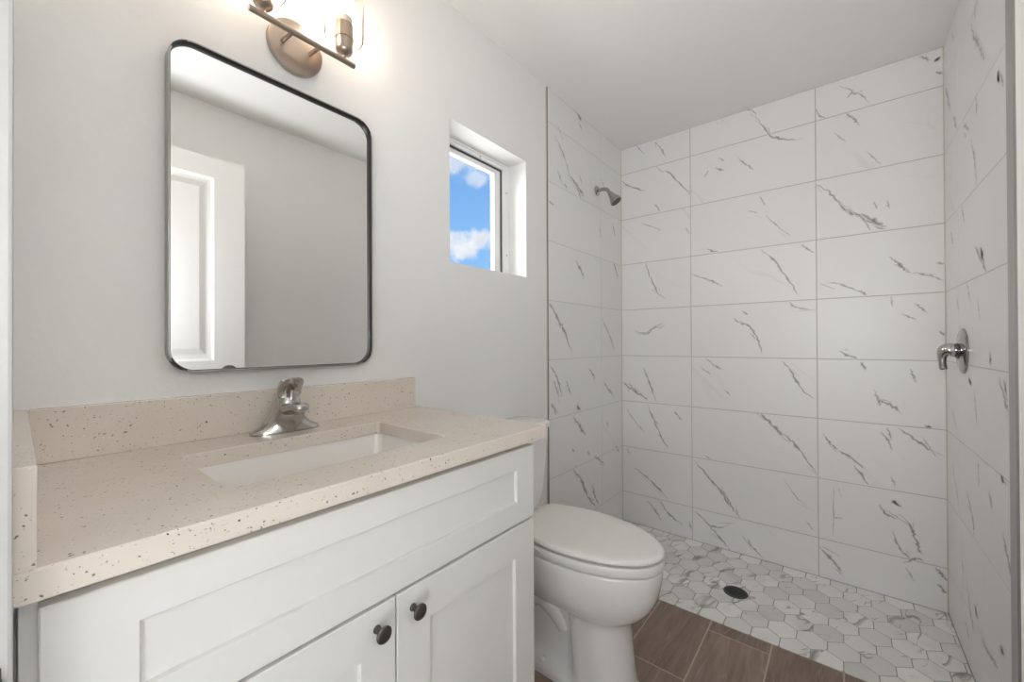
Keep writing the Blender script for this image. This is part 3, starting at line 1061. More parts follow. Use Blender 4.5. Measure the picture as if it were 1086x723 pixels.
# ---------------------------------------------------------------- open door, seen in the mirror
DF = -1.304
door = bpy.data.objects.new('door_1', None)
COL.objects.link(door)
door.location = (0.0, DF - 0.0175, 0.012)
struct(door)
def panel_door():
    bm = bmesh.new()
    x0, x1, z0, z1 = 0.004, 0.750, 0.012, 2.106
    panels = [(0.118, 0.618, 1.098, 2.006), (0.118, 0.618, 0.25, 0.965)]
    for side in (1, -1):
        ys = DF if side == 1 else DF - 0.035
        def pt(x, z, d):
            return bm.verts.new((x, ys - side * d, z))
        # stiles and rails as flat strips round the panels
        xs = [x0, 0.118, 0.618, x1]
        zs = [z0, 0.25, 0.965, 1.098, 2.006, z1]
        grid = [[pt(x, z, 0) for z in zs] for x in xs]
        for i in range(3):
            for j in range(5):
                if i == 1 and j in (1, 3):
                    loop0 = [grid[1][j], grid[2][j], grid[2][j + 1], grid[1][j + 1]]
                    a, b, c, d = xs[1], xs[2], zs[j], zs[j + 1]
                    prev = loop0
                    for ins, dep in ((0.012, 0.0060), (0.026, 0.0080), (0.034, 0.0080), (0.060, 0.0030)):
                        cur = [pt(a + ins, c + ins, dep), pt(b - ins, c + ins, dep), pt(b - ins, d - ins, dep), pt(a + ins, d - ins, dep)]
                        for k in range(4):
                            bm.faces.new((prev[k], prev[(k + 1) % 4], cur[(k + 1) % 4], cur[k]))
                        prev = cur
                    bm.faces.new(prev)
                else:
                    bm.faces.new((grid[i][j], grid[i + 1][j], grid[i + 1][j + 1], grid[i][j + 1]))
        if side == 1:
            front = grid
        else:
            nx, nz = len(xs), len(zs)
            per = [(i, 0) for i in range(nx)] + [(nx - 1, j) for j in range(1, nz)] + [(i, nz - 1) for i in range(nx - 2, -1, -1)] + [(0, j) for j in range(nz - 2, 0, -1)]
            for k in range(len(per)):
                (i, j), (m, n) = per[k], per[(k + 1) % len(per)]
                bm.faces.new((front[i][j], front[m][n], grid[m][n], grid[i][j]))
    return bm
finish('door_leaf', panel_door(), DOOR_PAINT, door)
bm = bmesh.new()
lathe(bm, [(0, 0.040), (0.002, 0.039), (0.0035, 0.034)], (0.681, DF, 1.033), (0, 1, 0), 32)
finish('latch_rosette', bm, STRIKE, door, True, 40)

# ---------------------------------------------------------------- vanity cabinet
CZ1 = 0.932
vc = thing('vanity_cabinet', 'white shaker vanity cabinet with two dark knobs under the speckled countertop', 'cabinet', (0.43, -0.25, 0))
bm = bmesh.new()
box(bm, 0.0005, 0.018, -0.499, -0.005, 0.10, CZ1 - 0.001, 0.001)
box(bm, 0.842, 0.860, -0.499, -0.005, 0.0, CZ1 - 0.001, 0.001)
box(bm, 0.018, 0.842, -0.015, -0.005, 0.10, CZ1 - 0.14, 0.001)
box(bm, 0.018, 0.842, -0.48, -0.015, 0.10, 0.118, 0.001)
box(bm, 0.018, 0.842, -0.499, -0.480, CZ1 - 0.018, CZ1 - 0.001, 0.001)
box(bm, 0.018, 0.842, -0.499, -0.480, 0.722, 0.738, 0.001)
box(bm, 0.018, 0.036, -0.499, -0.481, 0.10, CZ1 - 0.02, 0.001)
finish('carcass', bm, CAB_PAINT, vc)
bm = bmesh.new()
box(bm, 0.0005, 0.842, -0.44, -0.425, 0.0, 0.0995, 0.001)
finish('toe_kick', bm, CAB_PAINT, vc)
bm = bmesh.new()
box(bm, -0.0065, 0.0003, -0.462, -0.444, 0.0, CZ1 - 0.001, 0.001)
finish('filler_strip', bm, CAB_PAINT, vc)


def shaker(x0, x1, z0, z1, ix0, ix1, iz0, iz1, yf=-0.520, th=0.019, dep=0.0075):
    """flat-framed shaker front; the middle panel sits back"""
    bm = bmesh.new()
    def v(x, y, z):
        return bm.verts.new((x, y, z))
    b = 0.0015
    rings = []
    for (ins, y) in ((0.0, yf + th), (0.0, yf + b), (b, yf)):
        rings.append([v(x0 + ins, y, z0 + ins), v(x1 - ins, y, z0 + ins), v(x1 - ins, y, z1 - ins), v(x0 + ins, y, z1 - ins)])
    for (ins, y) in ((0.0, yf), (0.0008, yf + 0.0008), (0.0022, yf + dep)):
        rings.append([v(ix0 + ins, y, iz0 + ins), v(ix1 - ins, y, iz0 + ins), v(ix1 - ins, y, iz1 - ins), v(ix0 + ins, y, iz1 - ins)])
    for a, c in zip(rings[:-1], rings[1:]):
        for i in range(4):
            bm.faces.new((a[i], a[(i + 1) % 4], c[(i + 1) % 4], c[i]))
    bm.faces.new(rings[-1])
    bm.faces.new(list(reversed(rings[0])))
    return bm


def knob(x, z, parent):
    bm = bmesh.new()
    y = -0.520
    lathe(bm, [(0.0, 0.0070), (0.0015, 0.0072), (0.004, 0.0064), (0.009, 0.0050), (0.014, 0.0050), (0.0175, 0.0075),
               (0.0192, 0.0122), (0.0208, 0.0142), (0.0225, 0.0145), (0.0243, 0.0132), (0.0255, 0.0092), (0.0262, 0.0040), (0.0263, 0.0)],
          (x, y, z), (0, -1, 0), 36, True, False)
    bmesh.ops.remove_doubles(bm, verts=bm.verts[:], dist=2e-5)
    return finish('knob', bm, PEWTER, parent, True, 60)


finish('drawer_front', shaker(0.0137, 0.8487, 0.7325, 0.9156, 0.0883, 0.7800, 0.7860, 0.8650), CAB_PAINT, vc)
d1 = finish('cabinet_door', shaker(0.0137, 0.4290, 0.112, 0.7262, 0.0830, 0.3620, 0.182, 0.6500), CAB_PAINT, vc)
d1['label'] = 'left door with dark round knob'
d2 = finish('cabinet_door', shaker(0.4325, 0.8490, 0.112, 0.7262, 0.5070, 0.7730, 0.182, 0.6510), CAB_PAINT, vc)
d2['label'] = 'right door with dark round knob'
k1 = knob(0.3915, 0.6885, d1)
k2 = knob(0.4665, 0.6885, d2)
for k, d in ((k1, d1), (k2, d2)):
    k.matrix_parent_inverse = Matrix.Identity(4)

# ---------------------------------------------------------------- countertop with splashes
CT = 0.963
ct = thing('countertop', 'beige speckled quartz countertop slab with a cut-out for the sink', 'countertop', (0.43, -0.27, CZ1))
def slab():
    bm = bmesh.new()
    x0, x1, y0, y1 = -0.0068, 0.8800, -0.5385, -0.0006
    cx, cy, hx, hy = 0.4165, -0.289, 0.2165, 0.1405
    k = 5
    hole = rrect(cx, cy, hx, hy, 0.012, k)
    outer = [(x1, y1), (x0, y1), (x0, y0), (x1, y0)]
    def level(z, oi, ho):
        ov = [bm.verts.new((max(min(x, x1 - oi), x0 + oi), max(min(y, y1 - oi), y0 + oi), z)) for x, y in outer]
        hv = [bm.verts.new((cx + (x - cx) * ho, cy + (y - cy) * ho, z)) for x, y in hole]
        return ov, hv
    lv = [level(CZ1, 0.0, 1.0), level(CZ1 + 0.001, 0, 1.0), level(CT - 0.0022, 0.0, 1.0), level(CT, 0.0022, 1.008)]
    for (ov, hv), flip in ((lv[0], True), (lv[-1], False)):
        n = len(hv)
        for c in range(4):
            arc = hv[c * (k + 1):(c + 1) * (k + 1)]
            for a, b in zip(arc[:-1], arc[1:]):
                bm.faces.new((ov[c], b, a))
            nxt = hv[((c + 1) * (k + 1)) % n]
            bm.faces.new((ov[c], ov[(c + 1) % 4], nxt, arc[-1]))
    for (oa, ha), (ob, hb) in zip(lv[:-1], lv[1:]):
        for i in range(4):
            j = (i + 1) % 4
            bm.faces.new((oa[i], oa[j], ob[j], ob[i]))
        n = len(ha)
        for i in range(n):
            j = (i + 1) % n
            bm.faces.new((ha[j], ha[i], hb[i], hb[j]))
    return bm
finish('slab', slab(), QUARTZ, ct)
bm = bmesh.new()
box(bm, 0.0128, 0.8560, -0.0200, -0.0006, CT, 1.0630, 0.0015)
bs = finish('backsplash', bm, QUARTZ)
bs['label'] = 'long low quartz backsplash standing on the countertop against the mirror wall'
bs['category'] = 'backsplash'
bm = bmesh.new()
box(bm, -0.0068, 0.0124, -0.5380, -0.0006, CT, 1.0630, 0.0015)
ss = finish('side_splash', bm, QUARTZ)
ss['label'] = 'short quartz side splash at the left end of the countertop by the doorway'
ss['category'] = 'backsplash'

# ---------------------------------------------------------------- undermount sink
sk = thing('sink_basin', 'white rectangular undermount sink set below the countertop cut-out', 'sink', (0.4165, -0.289, 0.79))
bm = bmesh.new()
rings = []
for z, hx, hy, r in ((0.9312, 0.2300, 0.1540, 0.02), (0.9312, 0.2190, 0.1430, 0.02), (0.9200, 0.2165, 0.1405, 0.02), (0.86, 0.205, 0.129, 0.024), (0.815, 0.194, 0.118, 0.03),
                     (0.797, 0.184, 0.108, 0.036), (0.790, 0.168, 0.092, 0.036), (0.787, 0.10, 0.05, 0.03), (0.786, 0.024, 0.024, 0.0235)):
    rings.append([(x, y, z) for x, y in rrect(0.4165, -0.289, hx, hy, r, 6)])
loft(bm, rings, False, False)
outer = []
for z, hx, hy, r in ((0.9312, 0.2300, 0.1540, 0.02), (0.905, 0.226, 0.150, 0.03), (0.80, 0.200, 0.125, 0.04), (0.775, 0.17, 0.095, 0.04), (0.774, 0.024, 0.024, 0.0235)):
    outer.append([(x, y, z) for x, y in rrect(0.4165, -0.289, hx, hy, r, 6)])
loft(bm, list(reversed(outer)), False, False)
loft(bm, [outer[-1], rings[-1]], False, False)
bmesh.ops.remove_doubles(bm, verts=bm.verts[:], dist=1e-5)
finish('basin', bm, BASIN, sk, True, 40)
bm = bmesh.new()
lathe(bm, [(-0.016, 0.0225), (0.0, 0.0225), (0.002, 0.026), (0.003, 0.024), (0.0005, 0.018), (0.0005, 0.012), (0.004, 0.010), (0.005, 0.0)],
      (0.4165, -0.289, 0.7868), (0, 0, 1), 28, True, False)
finish('drain_stopper', bm, CHROME, sk, True, 40)

# ---------------------------------------------------------------- faucet
fc = thing('faucet', 'chrome single handle faucet standing on the counter behind the sink', 'faucet', (0.424, -0.068, CT))
FX, FY = 0.424, -0.068
def sup(cx, cy, hx, hyf, hyb, e, z, n=48, tilt=0.0):
    pts = []
    for i in range(n):
        a = 2 * math.pi * i / n
        c, s = math.cos(a), math.sin(a)
        x = hx * math.copysign(abs(c) ** (2 / e), c)
        hy = hyb if s > 0 else hyf
        y = hy * math.copysign(abs(s) ** (2 / e), s)
        pts.append((cx + x, cy + y, z + tilt * y))
    return pts
bm = bmesh.new()
rings = []
for z, hx, hyf, hyb, e, dy in ((0.0, 0.0800, 0.0300, 0.027, 2.3, 0), (0.004, 0.0800, 0.0300, 0.027, 2.3, 0), (0.0085, 0.0775, 0.0295, 0.026, 2.2, 0),
                               (0.014, 0.0660, 0.0295, 0.025, 2.0, 0), (0.020, 0.0560, 0.0300, 0.0245, 2.0, 0), (0.028, 0.0475, 0.0305, 0.024, 2.1, 0),
                               (0.038, 0.0400, 0.0330, 0.024, 2.4, 0), (0.050, 0.0340, 0.0340, 0.024, 2.6, -0.003), (0.062, 0.0305, 0.0330, 0.024, 2.5, -0.006),
                               (0.074, 0.0285, 0.0270, 0.0235, 2.2, -0.009), (0.083, 0.0275, 0.0235, 0.0225, 2.0, -0.011), (0.087, 0.0255, 0.021, 0.021, 2.0, -0.011)):
    rings.append(sup(FX, FY + dy, hx, hyf, hyb, e, CT + z))
loft(bm, rings)
finish('body', bm, CHROME, fc, True, 50)
# spout: a flattish bar that comes forward out of the body and drops slightly at its nose
bm = bmesh.new()
rings = []
for t, y, z, hw, hh in ((0, 0.010, 0.0540, 0.0260, 0.020), (1, -0.020, 0.0560, 0.0255, 0.0185), (2, -0.040, 0.0605, 0.0225, 0.0140), (3, -0.058, 0.0640, 0.0205, 0.0120),
                        (4, -0.074, 0.0655, 0.0195, 0.0110), (5, -0.086, 0.0650, 0.0180, 0.0100), (6, -0.093, 0.0640, 0.0130, 0.0080), (7, -0.0955, 0.0635, 0.0065, 0.0050)):
    ring = []
    for i in range(28):
        a = 2 * math.pi * i / 28
        c, s = math.cos(a), math.sin(a)
        ring.append((FX + hw * math.copysign(abs(c) ** (2 / 2.8), c), FY + y, CT + z + hh * math.copysign(abs(s) ** (2 / 2.8), s)))
    rings.append(ring)
loft(bm, rings)
finish('spout', bm, CHROME, fc, True, 50)
# the body face below the spout
bm = bmesh.new()
lathe(bm, [(0, 0.0115), (0.006, 0.0115), (0.0075, 0.0095), (0.0075, 0.007), (0.004, 0.0065)], (FX, FY - 0.076, CT + 0.057), (0, 0, -1), 24, True, True)
finish('aerator', bm, CHROME_SATIN, fc, True, 40)
# lever handle: a domed paddle rising from the top of the body and leaning towards the basin
bm = bmesh.new()
rings = []
for z, hx, hyf, hyb, dy, e in ((0.0850, 0.0250, 0.010, 0.0215, 0.004, 2.2), (0.090, 0.0262, 0.009, 0.0220, 0.004, 2.2), (0.098, 0.0272, 0.010, 0.0220, 0.003, 2.2),
                               (0.108, 0.0278, 0.017, 0.0215, 0.000, 2.2), (0.116, 0.0278, 0.026, 0.0205, -0.003, 2.3), (0.123, 0.0268, 0.030, 0.0185, -0.006, 2.3),
                               (0.129, 0.0235, 0.028, 0.0150, -0.009, 2.2), (0.1325, 0.0150, 0.018, 0.009, -0.011, 2.0), (0.1335, 0.005, 0.006, 0.003, -0.0115, 2.0)):
    rings.append(sup(FX + 0.003, FY - 0.016 + dy, hx, hyf, hyb, e, CT + z, 40, -0.12))
loft(bm, rings)
finish('handle', bm, CHROME, fc, True, 50)
bm = bmesh.new()
lathe(bm, [(0, 0.0125), (0.006, 0.0105), (0.016, 0.0075), (0.022, 0.0065)], (FX + 0.002, FY - 0.024, CT + 0.0835), (0, -0.25, 1), 20)
finish('handle_stem', bm, CHROME_SATIN, fc, True, 50)
bm = bmesh.new()
lathe(bm, [(0, 0.0022), (0.0008, 0.0018)], (FX + 0.002, FY - 0.0335, CT + 0.1035), (0, -1, 0.1), 12)
finish('temperature_dot', bm, RED_DOT, fc, True, 40)

# ---------------------------------------------------------------- mirror
mr = thing('wall_mirror', 'rounded rectangular mirror in a thin metal frame on the wall above the sink', 'mirror', (0.445, -0.015, 1.117))
MX0, MX1, MZ0, MZ1 = 0.2025, 0.6890, 1.1165, 1.8545
mcx, mcz, mhx, mhz = (MX0 + MX1) / 2, (MZ0 + MZ1) / 2, (MX1 - MX0) / 2, (MZ1 - MZ0) / 2
bm = bmesh.new()
prof = [(-0.0005, 0.0), (-0.028, 0.0), (-0.0295, 0.0012), (-0.0295, 0.0042), (-0.028, 0.0052), (-0.0165, 0.0056), (-0.0005, 0.0056)]
rings = []
for y, ins in prof:
    rings.append([(x, y, z) for x, z in rrect(mcx, mcz, mhx - ins, mhz - ins, 0.052 - ins, 12)])
vr = loft(bm, rings, False, False)
n = len(vr[0])
for i in range(n):
    bm.faces.new((vr[0][i], vr[-1][i], vr[-1][(i + 1) % n], vr[0][(i + 1) % n]))
for f in bm.faces:
    f.material_index = 1 if all((abs(v.co.x - mcx) <= mhx - 0.0040 and abs(v.co.z - mcz) <= mhz - 0.0040) and v.co.y > -0.0293 or
                                (abs(v.co.x - mcx) <= mhx - 0.0040 and abs(v.co.z - mcz) <= mhz - 0.0040) for v in f.verts) else 0
finish('frame', bm, [FRAME_METAL, FRAME_LIP], mr, True, 35)
bm = bmesh.new()
loft(bm, [[(x, y, z) for x, z in rrect(mcx, mcz, mhx - 0.0054, mhz - 0.0054, 0.0466, 12)] for y in (-0.012, -0.017)])
finish('mirror_glass', bm, MIRROR, mr)

# ---------------------------------------------------------------- vanity light
LX, LZ, LY = 0.4725, 1.966, -0.075
vl = thing('vanity_light', 'brushed nickel two bulb wall light with clear glass shades above the mirror', 'wall light', (LX, 0, LZ + 0.006))
bm = bmesh.new()
lathe(bm, [(0.0005, 0.0695), (0.0130, 0.0695), (0.0145, 0.0688), (0.0152, 0.0672), (0.0162, 0.035), (0.0168, 0.0)], (LX, 0, LZ + 0.008), (0, -1, 0), 64, True, False)
bmesh.ops.remove_doubles(bm, verts=bm.verts[:], dist=2e-5)
finish('back_plate', bm, NICKEL, vl, True, 40)
for s in (-1, 1):
    bm = bmesh.new()
    tube(bm, [(LX + s * 0.034, -0.0185, LZ + 0.006), (LX + s * 0.034, LY, LZ)], 0.0055, 18)
    finish('mounting_post', bm, NICKEL, vl, True, 50)
bm = bmesh.new()
tube(bm, [(LX - 0.1315, LY, LZ), (LX + 0.1315, LY, LZ)], 0.0075, 24)
finish('cross_bar', bm, NICKEL, vl, True, 50)
for s, side in ((-1, 'left'), (1, 'right')):
    sx = LX + s * 0.1015
    z0 = LZ + 0.006
    bm = bmesh.new()
    lathe(bm, [(0.0, 0.0045), (0.008, 0.0045), (0.010, 0.0075), (0.014, 0.0175), (0.019, 0.0215), (0.027, 0.0222), (0.052, 0.0222), (0.053, 0.0245),
               (0.058, 0.0245), (0.059, 0.0226), (0.094, 0.0226), (0.095, 0.0205), (0.094, 0.0165)], (sx, LY, z0), (0, 0, 1), 36)
    sock = finish('socket', bm, NICKEL, vl, True, 40)
    bm = bmesh.new()
    lathe(bm, [(0.090, 0.0145), (0.100, 0.0170), (0.112, 0.0225)], (sx, LY, z0), (0, 0, 1), 32)
    finish('bulb_neck', bm, BULB_NECK, vl, True, 50)
    bm = bmesh.new()
    lathe(bm, [(0.1122, 0.0226), (0.122, 0.0268), (0.134, 0.0298), (0.146, 0.0300), (0.158, 0.0272), (0.168, 0.0215), (0.175, 0.0130), (0.178, 0.0050), (0.1785, 0.0)],
          (sx, LY, z0), (0, 0, 1), 32, True, False)
    bmesh.ops.remove_doubles(bm, verts=bm.verts[:], dist=2e-5)
    finish('bulb', bm, BULB, vl, True, 60)
    # open-topped clear jar held by the socket's collar
    bm = bmesh.new()
    lathe(bm, [(0.0535, 0.0248), (0.049, 0.034), (0.0475, 0.040), (0.0495, 0.0455), (0.055, 0.0492), (0.064, 0.0510), (0.205, 0.0515),
               (0.206, 0.0502), (0.205, 0.0490), (0.064, 0.0486), (0.0565, 0.0468), (0.0515, 0.0430), (0.0500, 0.040), (0.0555, 0.0248)],
          (sx, LY, z0), (0, 0, 1), 48, False, False)
    finish('glass_shade', bm, SHADE_GLASS, vl, True, 50)

# ---------------------------------------------------------------- toilet
TX = 1.283
tl = thing('toilet', 'white two-piece toilet with its lid closed, between vanity and shower', 'toilet', (TX, -0.36, 0))


def bowl_mesh():
    bm = bmesh.new()
    NP = 72
    # height: front tip, back end, half widths at front column, waist and rear, where along the length the waist sits, roundness of the nose
    L = [(0.000, -0.620, -0.120, 0.104, 0.100, 0.098, 0.20), (0.022, -0.620, -0.118, 0.104, 0.100, 0.098, 0.20),
         (0.036, -0.614, -0.115, 0.1010, 0.092, 0.090, 0.20), (0.052, -0.610, -0.112, 0.0995, 0.060, 0.064, 0.20),
         (0.090, -0.605, -0.105, 0.0975, 0.046, 0.056, 0.20), (0.140, -0.600, -0.100, 0.0950, 0.042, 0.060, 0.20),
         (0.190, -0.595, -0.095, 0.0930, 0.044, 0.070, 0.20), (0.240, -0.592, -0.090, 0.0930, 0.052, 0.082, 0.21),
         (0.260, -0.600, -0.088, 0.0995, 0.074, 0.090, 0.24), (0.276, -0.620, -0.085, 0.1150, 0.098, 0.096, 0.30),
         (0.296, -0.644, -0.080, 0.1310, 0.118, 0.100, 0.36), (0.330, -0.668, -0.070, 0.1490, 0.138, 0.106, 0.42),
         (0.375, -0.686, -0.055, 0.1625, 0.155, 0.112, 0.46), (0.420, -0.695, -0.045, 0.1690, 0.163, 0.117, 0.48),
         (0.450, -0.698, -0.040, 0.1710, 0.165, 0.120, 0.49), (0.464, -0.697, -0.042, 0.1702, 0.1642, 0.119, 0.49),
         (0.4675, -0.694, -0.044, 0.1675, 0.1615, 0.117, 0.49)]
    # finer levels between
    lev = []
    for a, b in zip(L[:-1], L[1:]):
        k = 2
        for i in range(k):
            t = i / k
            lev.append(tuple(x + (y - x) * t for x, y in zip(a, b)))
    lev.append(L[-1])
    rings = []
    for (z, yf, yb, wf, wm, wr, s0) in lev:
        z_out = z if z < 0.26 else 0.26 + (z - 0.26) * 0.928
        pts = []
        half = NP // 2
        for k in range(half + 1):
            a = math.pi * k / half
            s = 0.5 - 0.5 * math.cos(a)          # 0 front .. 1 back
            y = yf + (yb - yf) * s
            body = lerp_table([(0.0, wf), (0.34, wf), (0.42, wm), (0.60, wm), (0.86, wr), (1.0, wr)], s)
            if z > 0.28:
                body = lerp_table([(0.0, wf), (0.5, wf), (0.9, wr), (1.0, wr)], s)
            elif z > 0.245:
                q = (z - 0.245) / 0.035
                body = body * (1 - q) + lerp_table([(0.0, wf), (0.5, wf), (0.9, wr), (1.0, wr)], s) * q
            nose = math.sqrt(max(0.0, 1 - ((s0 - s) / s0) ** 2)) if s < s0 else 1.0
            tail = math.sqrt(max(0.0, 1 - ((s - 0.94) / 0.06) ** 2)) if s > 0.94 else 1.0
            w = body * nose * tail
            pts.append((w, y))
        ring = [(TX + w, y, z_out) for w, y in pts] + [(TX - w, y, z_out) for w, y in reversed(pts[1:-1])]
        rings.append(ring)
    loft(bm, rings)
    # the trapway bulging on each flank behind the front column
    for s in (-1, 1):
        path = bez((TX + s * 0.022, -0.36, 0.150), (TX + s * 0.044, -0.27, 0.30), (TX + s * 0.044, -0.20, 0.27), (TX + s * 0.034, -0.17, 0.06), 14)
        tube(bm, path, [0.030 + 0.012 * math.sin(math.pi * i / 14) for i in range(15)], 16)
    return bm


finish('bowl', bowl_mesh(), PORCELAIN, tl, True, 60)


def seat_outline(w, yc, a, yb, grow=0.0, n=40, yr=0.03):
    pts = []
    for i in range(n + 1):                       # front half ellipse from +x round the tip to -x
        t = -math.pi * i / n
        pts.append((TX + (w + grow) * math.cos(t), yc + (a + grow) * math.sin(t)))
    # back part: narrows a little, rounded corners
    wb = w * 0.80 + grow
    ybk = yb + grow
    left = []
    for i in range(1, 13):
        t = i / 13
        left.append((w + grow + (wb - w - grow) * t ** 1.8, yc + (ybk - 0.04 - yc) * t))
    for i in range(0, 9):
        a2 = math.pi / 2 * i / 8
        left.append((wb - 0.04 + 0.04 * math.cos(a2), ybk - 0.04 + 0.04 * math.sin(a2)))
    pts += [(TX - x, y) for x, y in left]
    pts += [(TX + x, y) for x, y in reversed(left)]
    return pts


bm = bmesh.new()
rings = []
for z, g in ((0.4582, -0.0045), (0.4587, -0.0008), (0.4615, 0.0012), (0.4860, 0.0012), (0.4886, -0.0002), (0.4893, -0.0040)):
    rings.append([(x, y, z) for x, y in seat_outline(0.1725, -0.392, 0.311, -0.190, g)])
loft(bm, rings)
finish('seat', bm, SEATPLASTIC, tl, True, 50)
bm = bmesh.new()
rings = []
for z, g in ((0.4955, 0.975), (0.4960, 0.994), (0.4980, 1.002), (0.5030, 1.005), (0.5085, 0.995), (0.5120, 0.968), (0.5140, 0.93), (0.5158, 0.82), (0.5168, 0.6), (0.5172, 0.3)):
    rings.append([(TX + (x - TX) * g, -0.42 + (y + 0.42) * g, z) for x, y in seat_outline(0.1715, -0.392, 0.310, -0.186, 0.0)])
loft(bm, rings)
finish('lid', bm, SEATPLASTIC, tl, True, 50)
for s in (-1, 1):
    bm = bmesh.new()
    box(bm, TX + s * 0.072 - 0.022, TX + s * 0.072 + 0.022, -0.192, -0.158, 0.453, 0.506, 0.007, seg=3)
    finish('hinge', bm, SEATPLASTIC, tl, True, 50)
for s in (-1, 1):
    bm = bmesh.new()
    lathe(bm, [(0, 0.013), (0.006, 0.013), (0.012, 0.010), (0.015, 0.004), (0.0152, 0.0)], (TX + s * 0.082, -0.30, 0.034), (0, 0, 1), 20, True, False)
    finish('bolt_cap', bm, PORCELAIN, tl, True, 50)
# tank and its lid
TKX = 1.240
bm = bmesh.new()
rings = []
for z, hx, yf, r in ((0.4535, 0.110, -0.128, 0.04), (0.468, 0.115, -0.130, 0.04), (0.474, 0.135, -0.145, 0.045), (0.490, 0.152, -0.160, 0.05), (0.515, 0.164, -0.170, 0.05), (0.560, 0.174, -0.178, 0.05),
                     (0.65, 0.183, -0.186, 0.05), (0.75, 0.189, -0.191, 0.05), (0.826, 0.192, -0.194, 0.05)):
    cy = (yf - 0.014) / 2
    rings.append([(x, y, z) for x, y in rrect(TKX, cy, hx, (-0.014 - yf) / 2, r, 10)])
loft(bm, rings)
finish('tank', bm, PORCELAIN, tl, True, 60)
bm = bmesh.new()
rings = []
for z, g in ((0.826, -0.004), (0.829, 0.004), (0.832, 0.006), (0.846, 0.006), (0.8525, 0.002), (0.8545, -0.006)):
    rings.append([(x, y, z) for x, y in rrect(TKX, -0.1035, 0.192 + g, 0.0905 + g, 0.05, 10)])
loft(bm, rings)
finish('tank_lid', bm, PORCELAIN, tl, True, 60)

# ---------------------------------------------------------------- shower head
SX, SZ = 2.205, 2.092
sh = thing('showerhead', 'chrome shower head on a bent arm high on the shower wall beside the window', 'shower head', (SX, -TT, SZ))
bm = bmesh.new()
lathe(bm, [(0, 0.030), (0.004, 0.030), (0.008, 0.026), (0.012, 0.014), (0.013, 0.0105)], (SX, -TT, SZ), (0, -1, 0), 32)
finish('flange', bm, CHROME, sh, True, 40)
arm_pts = [Vector((SX, -TT - 0.008, SZ))] + bez((SX, -0.045, SZ), (SX + 0.001, -0.072, SZ), (SX + 0.004, -0.078, SZ - 0.016), (SX + 0.006, -0.094, SZ - 0.040), 10)
bm = bmesh.new()
tube(bm, arm_pts, 0.0105, 20)
finish('arm', bm, CHROME_SATIN, sh, True, 60)
hd = Vector((0.12, -0.52, -0.80)).normalized()
ho = Vector((SX + 0.005, -0.089, SZ - 0.032))
bm = bmesh.new()
lathe(bm, [(0.0, 0.0125), (0.004, 0.0155), (0.018, 0.0165), (0.024, 0.0185), (0.036, 0.0250), (0.052, 0.0320), (0.062, 0.0345), (0.066, 0.0345), (0.067, 0.0330)], ho, hd, 36)
finish('head', bm, CHROME_SATIN, sh, True, 40)
bm = bmesh.new()
lathe(bm, [(0.0672, 0.0318), (0.0695, 0.0305), (0.0700, 0.018), (0.0702, 0.0)], ho, hd, 36, True, False)
finish('spray_face', bm, NOZZLE, sh, True, 40)

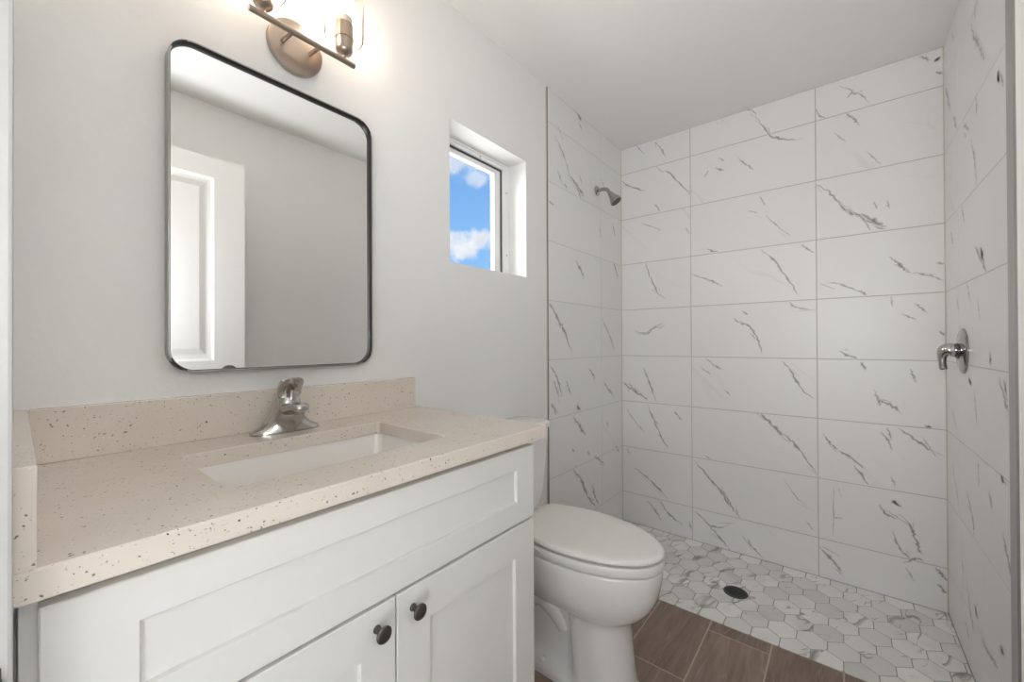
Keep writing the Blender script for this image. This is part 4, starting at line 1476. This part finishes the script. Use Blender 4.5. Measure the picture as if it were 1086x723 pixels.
# ---------------------------------------------------------------- shower valve
VX, VZ = 2.228, 1.142
sv = thing('shower_valve', 'chrome round shower valve plate with a curved lever on the right tiled wall', 'shower valve', (VX, YR, VZ))
bm = bmesh.new()
lathe(bm, [(0.0002, 0.0850), (0.003, 0.0850), (0.007, 0.0815), (0.010, 0.0700), (0.013, 0.045), (0.0150, 0.034), (0.0150, 0.0)], (VX, YR, VZ), (0, 1, 0), 56, True, False)
bmesh.ops.remove_doubles(bm, verts=bm.verts[:], dist=2e-5)
finish('escutcheon', bm, CHROME_DARK, sv, True, 30)
bm = bmesh.new()
lathe(bm, [(0.012, 0.030), (0.0185, 0.029), (0.0200, 0.022), (0.024, 0.022)], (VX, YR, VZ), (0, 1, 0), 32)
finish('hub', bm, PEWTER, sv, True, 40)
pts = bez((VX, YR + 0.021, VZ + 0.002), (VX, YR + 0.056, VZ + 0.012), (VX, YR + 0.060, VZ - 0.012), (VX, YR + 0.053, VZ - 0.066), 16)
rad = [0.0245, 0.0255, 0.0258, 0.0256, 0.0250, 0.0240, 0.0225, 0.0206, 0.0186, 0.0166, 0.0148, 0.0132, 0.0120, 0.0112, 0.0108, 0.0110, 0.0114]
pts.append(Vector((VX, YR + 0.0522, VZ - 0.071)))
rad.append(0.0092)
bm = bmesh.new()
tube(bm, pts, rad, 24)
finish('lever', bm, CHROME, sv, True, 60)

# ---------------------------------------------------------------- floor drain
GX, GY = 2.141, -0.748
fd = thing('floor_drain', 'small round dark metal drain grate set in the hexagon shower floor', 'drain', (GX, GY, 0))
bm = bmesh.new()
lathe(bm, [(0.0002, 0.0515), (0.0022, 0.0505), (0.0030, 0.0470), (0.0026, 0.0430), (0.0010, 0.0425)], (GX, GY, 0), (0, 0, 1), 48, False, False)
finish('rim', bm, DRAIN_METAL, fd, True, 40)
bm = bmesh.new()
lathe(bm, [(0.0006, 0.0428), (0.0010, 0.0424)], (GX, GY, 0), (0, 0, 1), 40)
finish('sump_shade', bm, DRAIN_SHADE, fd)  # flat disc, shade below the grate painted as dark colour
bm = bmesh.new()
for r0, r1 in ((0.0385, 0.0428), (0.0285, 0.0320), (0.0180, 0.0212), (0.0080, 0.0108)):
    lathe(bm, [(0.0012, r0), (0.0026, r0), (0.0026, r1), (0.0012, r1)], (GX, GY, 0), (0, 0, 1), 40, False, False)
for k, (ra, rb, cnt) in enumerate(((0.030, 0.041, 16), (0.0195, 0.0305, 12), (0.0095, 0.0195, 8))):
    for i in range(cnt):
        a = 2 * math.pi * (i + 0.37 * k) / cnt
        c, s = math.cos(a), math.sin(a)
        w = 0.0017
        q = [(ra * c - w * s, ra * s + w * c), (rb * c - w * s, rb * s + w * c), (rb * c + w * s, rb * s - w * c), (ra * c + w * s, ra * s - w * c)]
        loft(bm, [[(GX + x, GY + y, z) for x, y in q] for z in (0.0012, 0.0025)])
finish('grate', bm, DRAIN_METAL, fd)
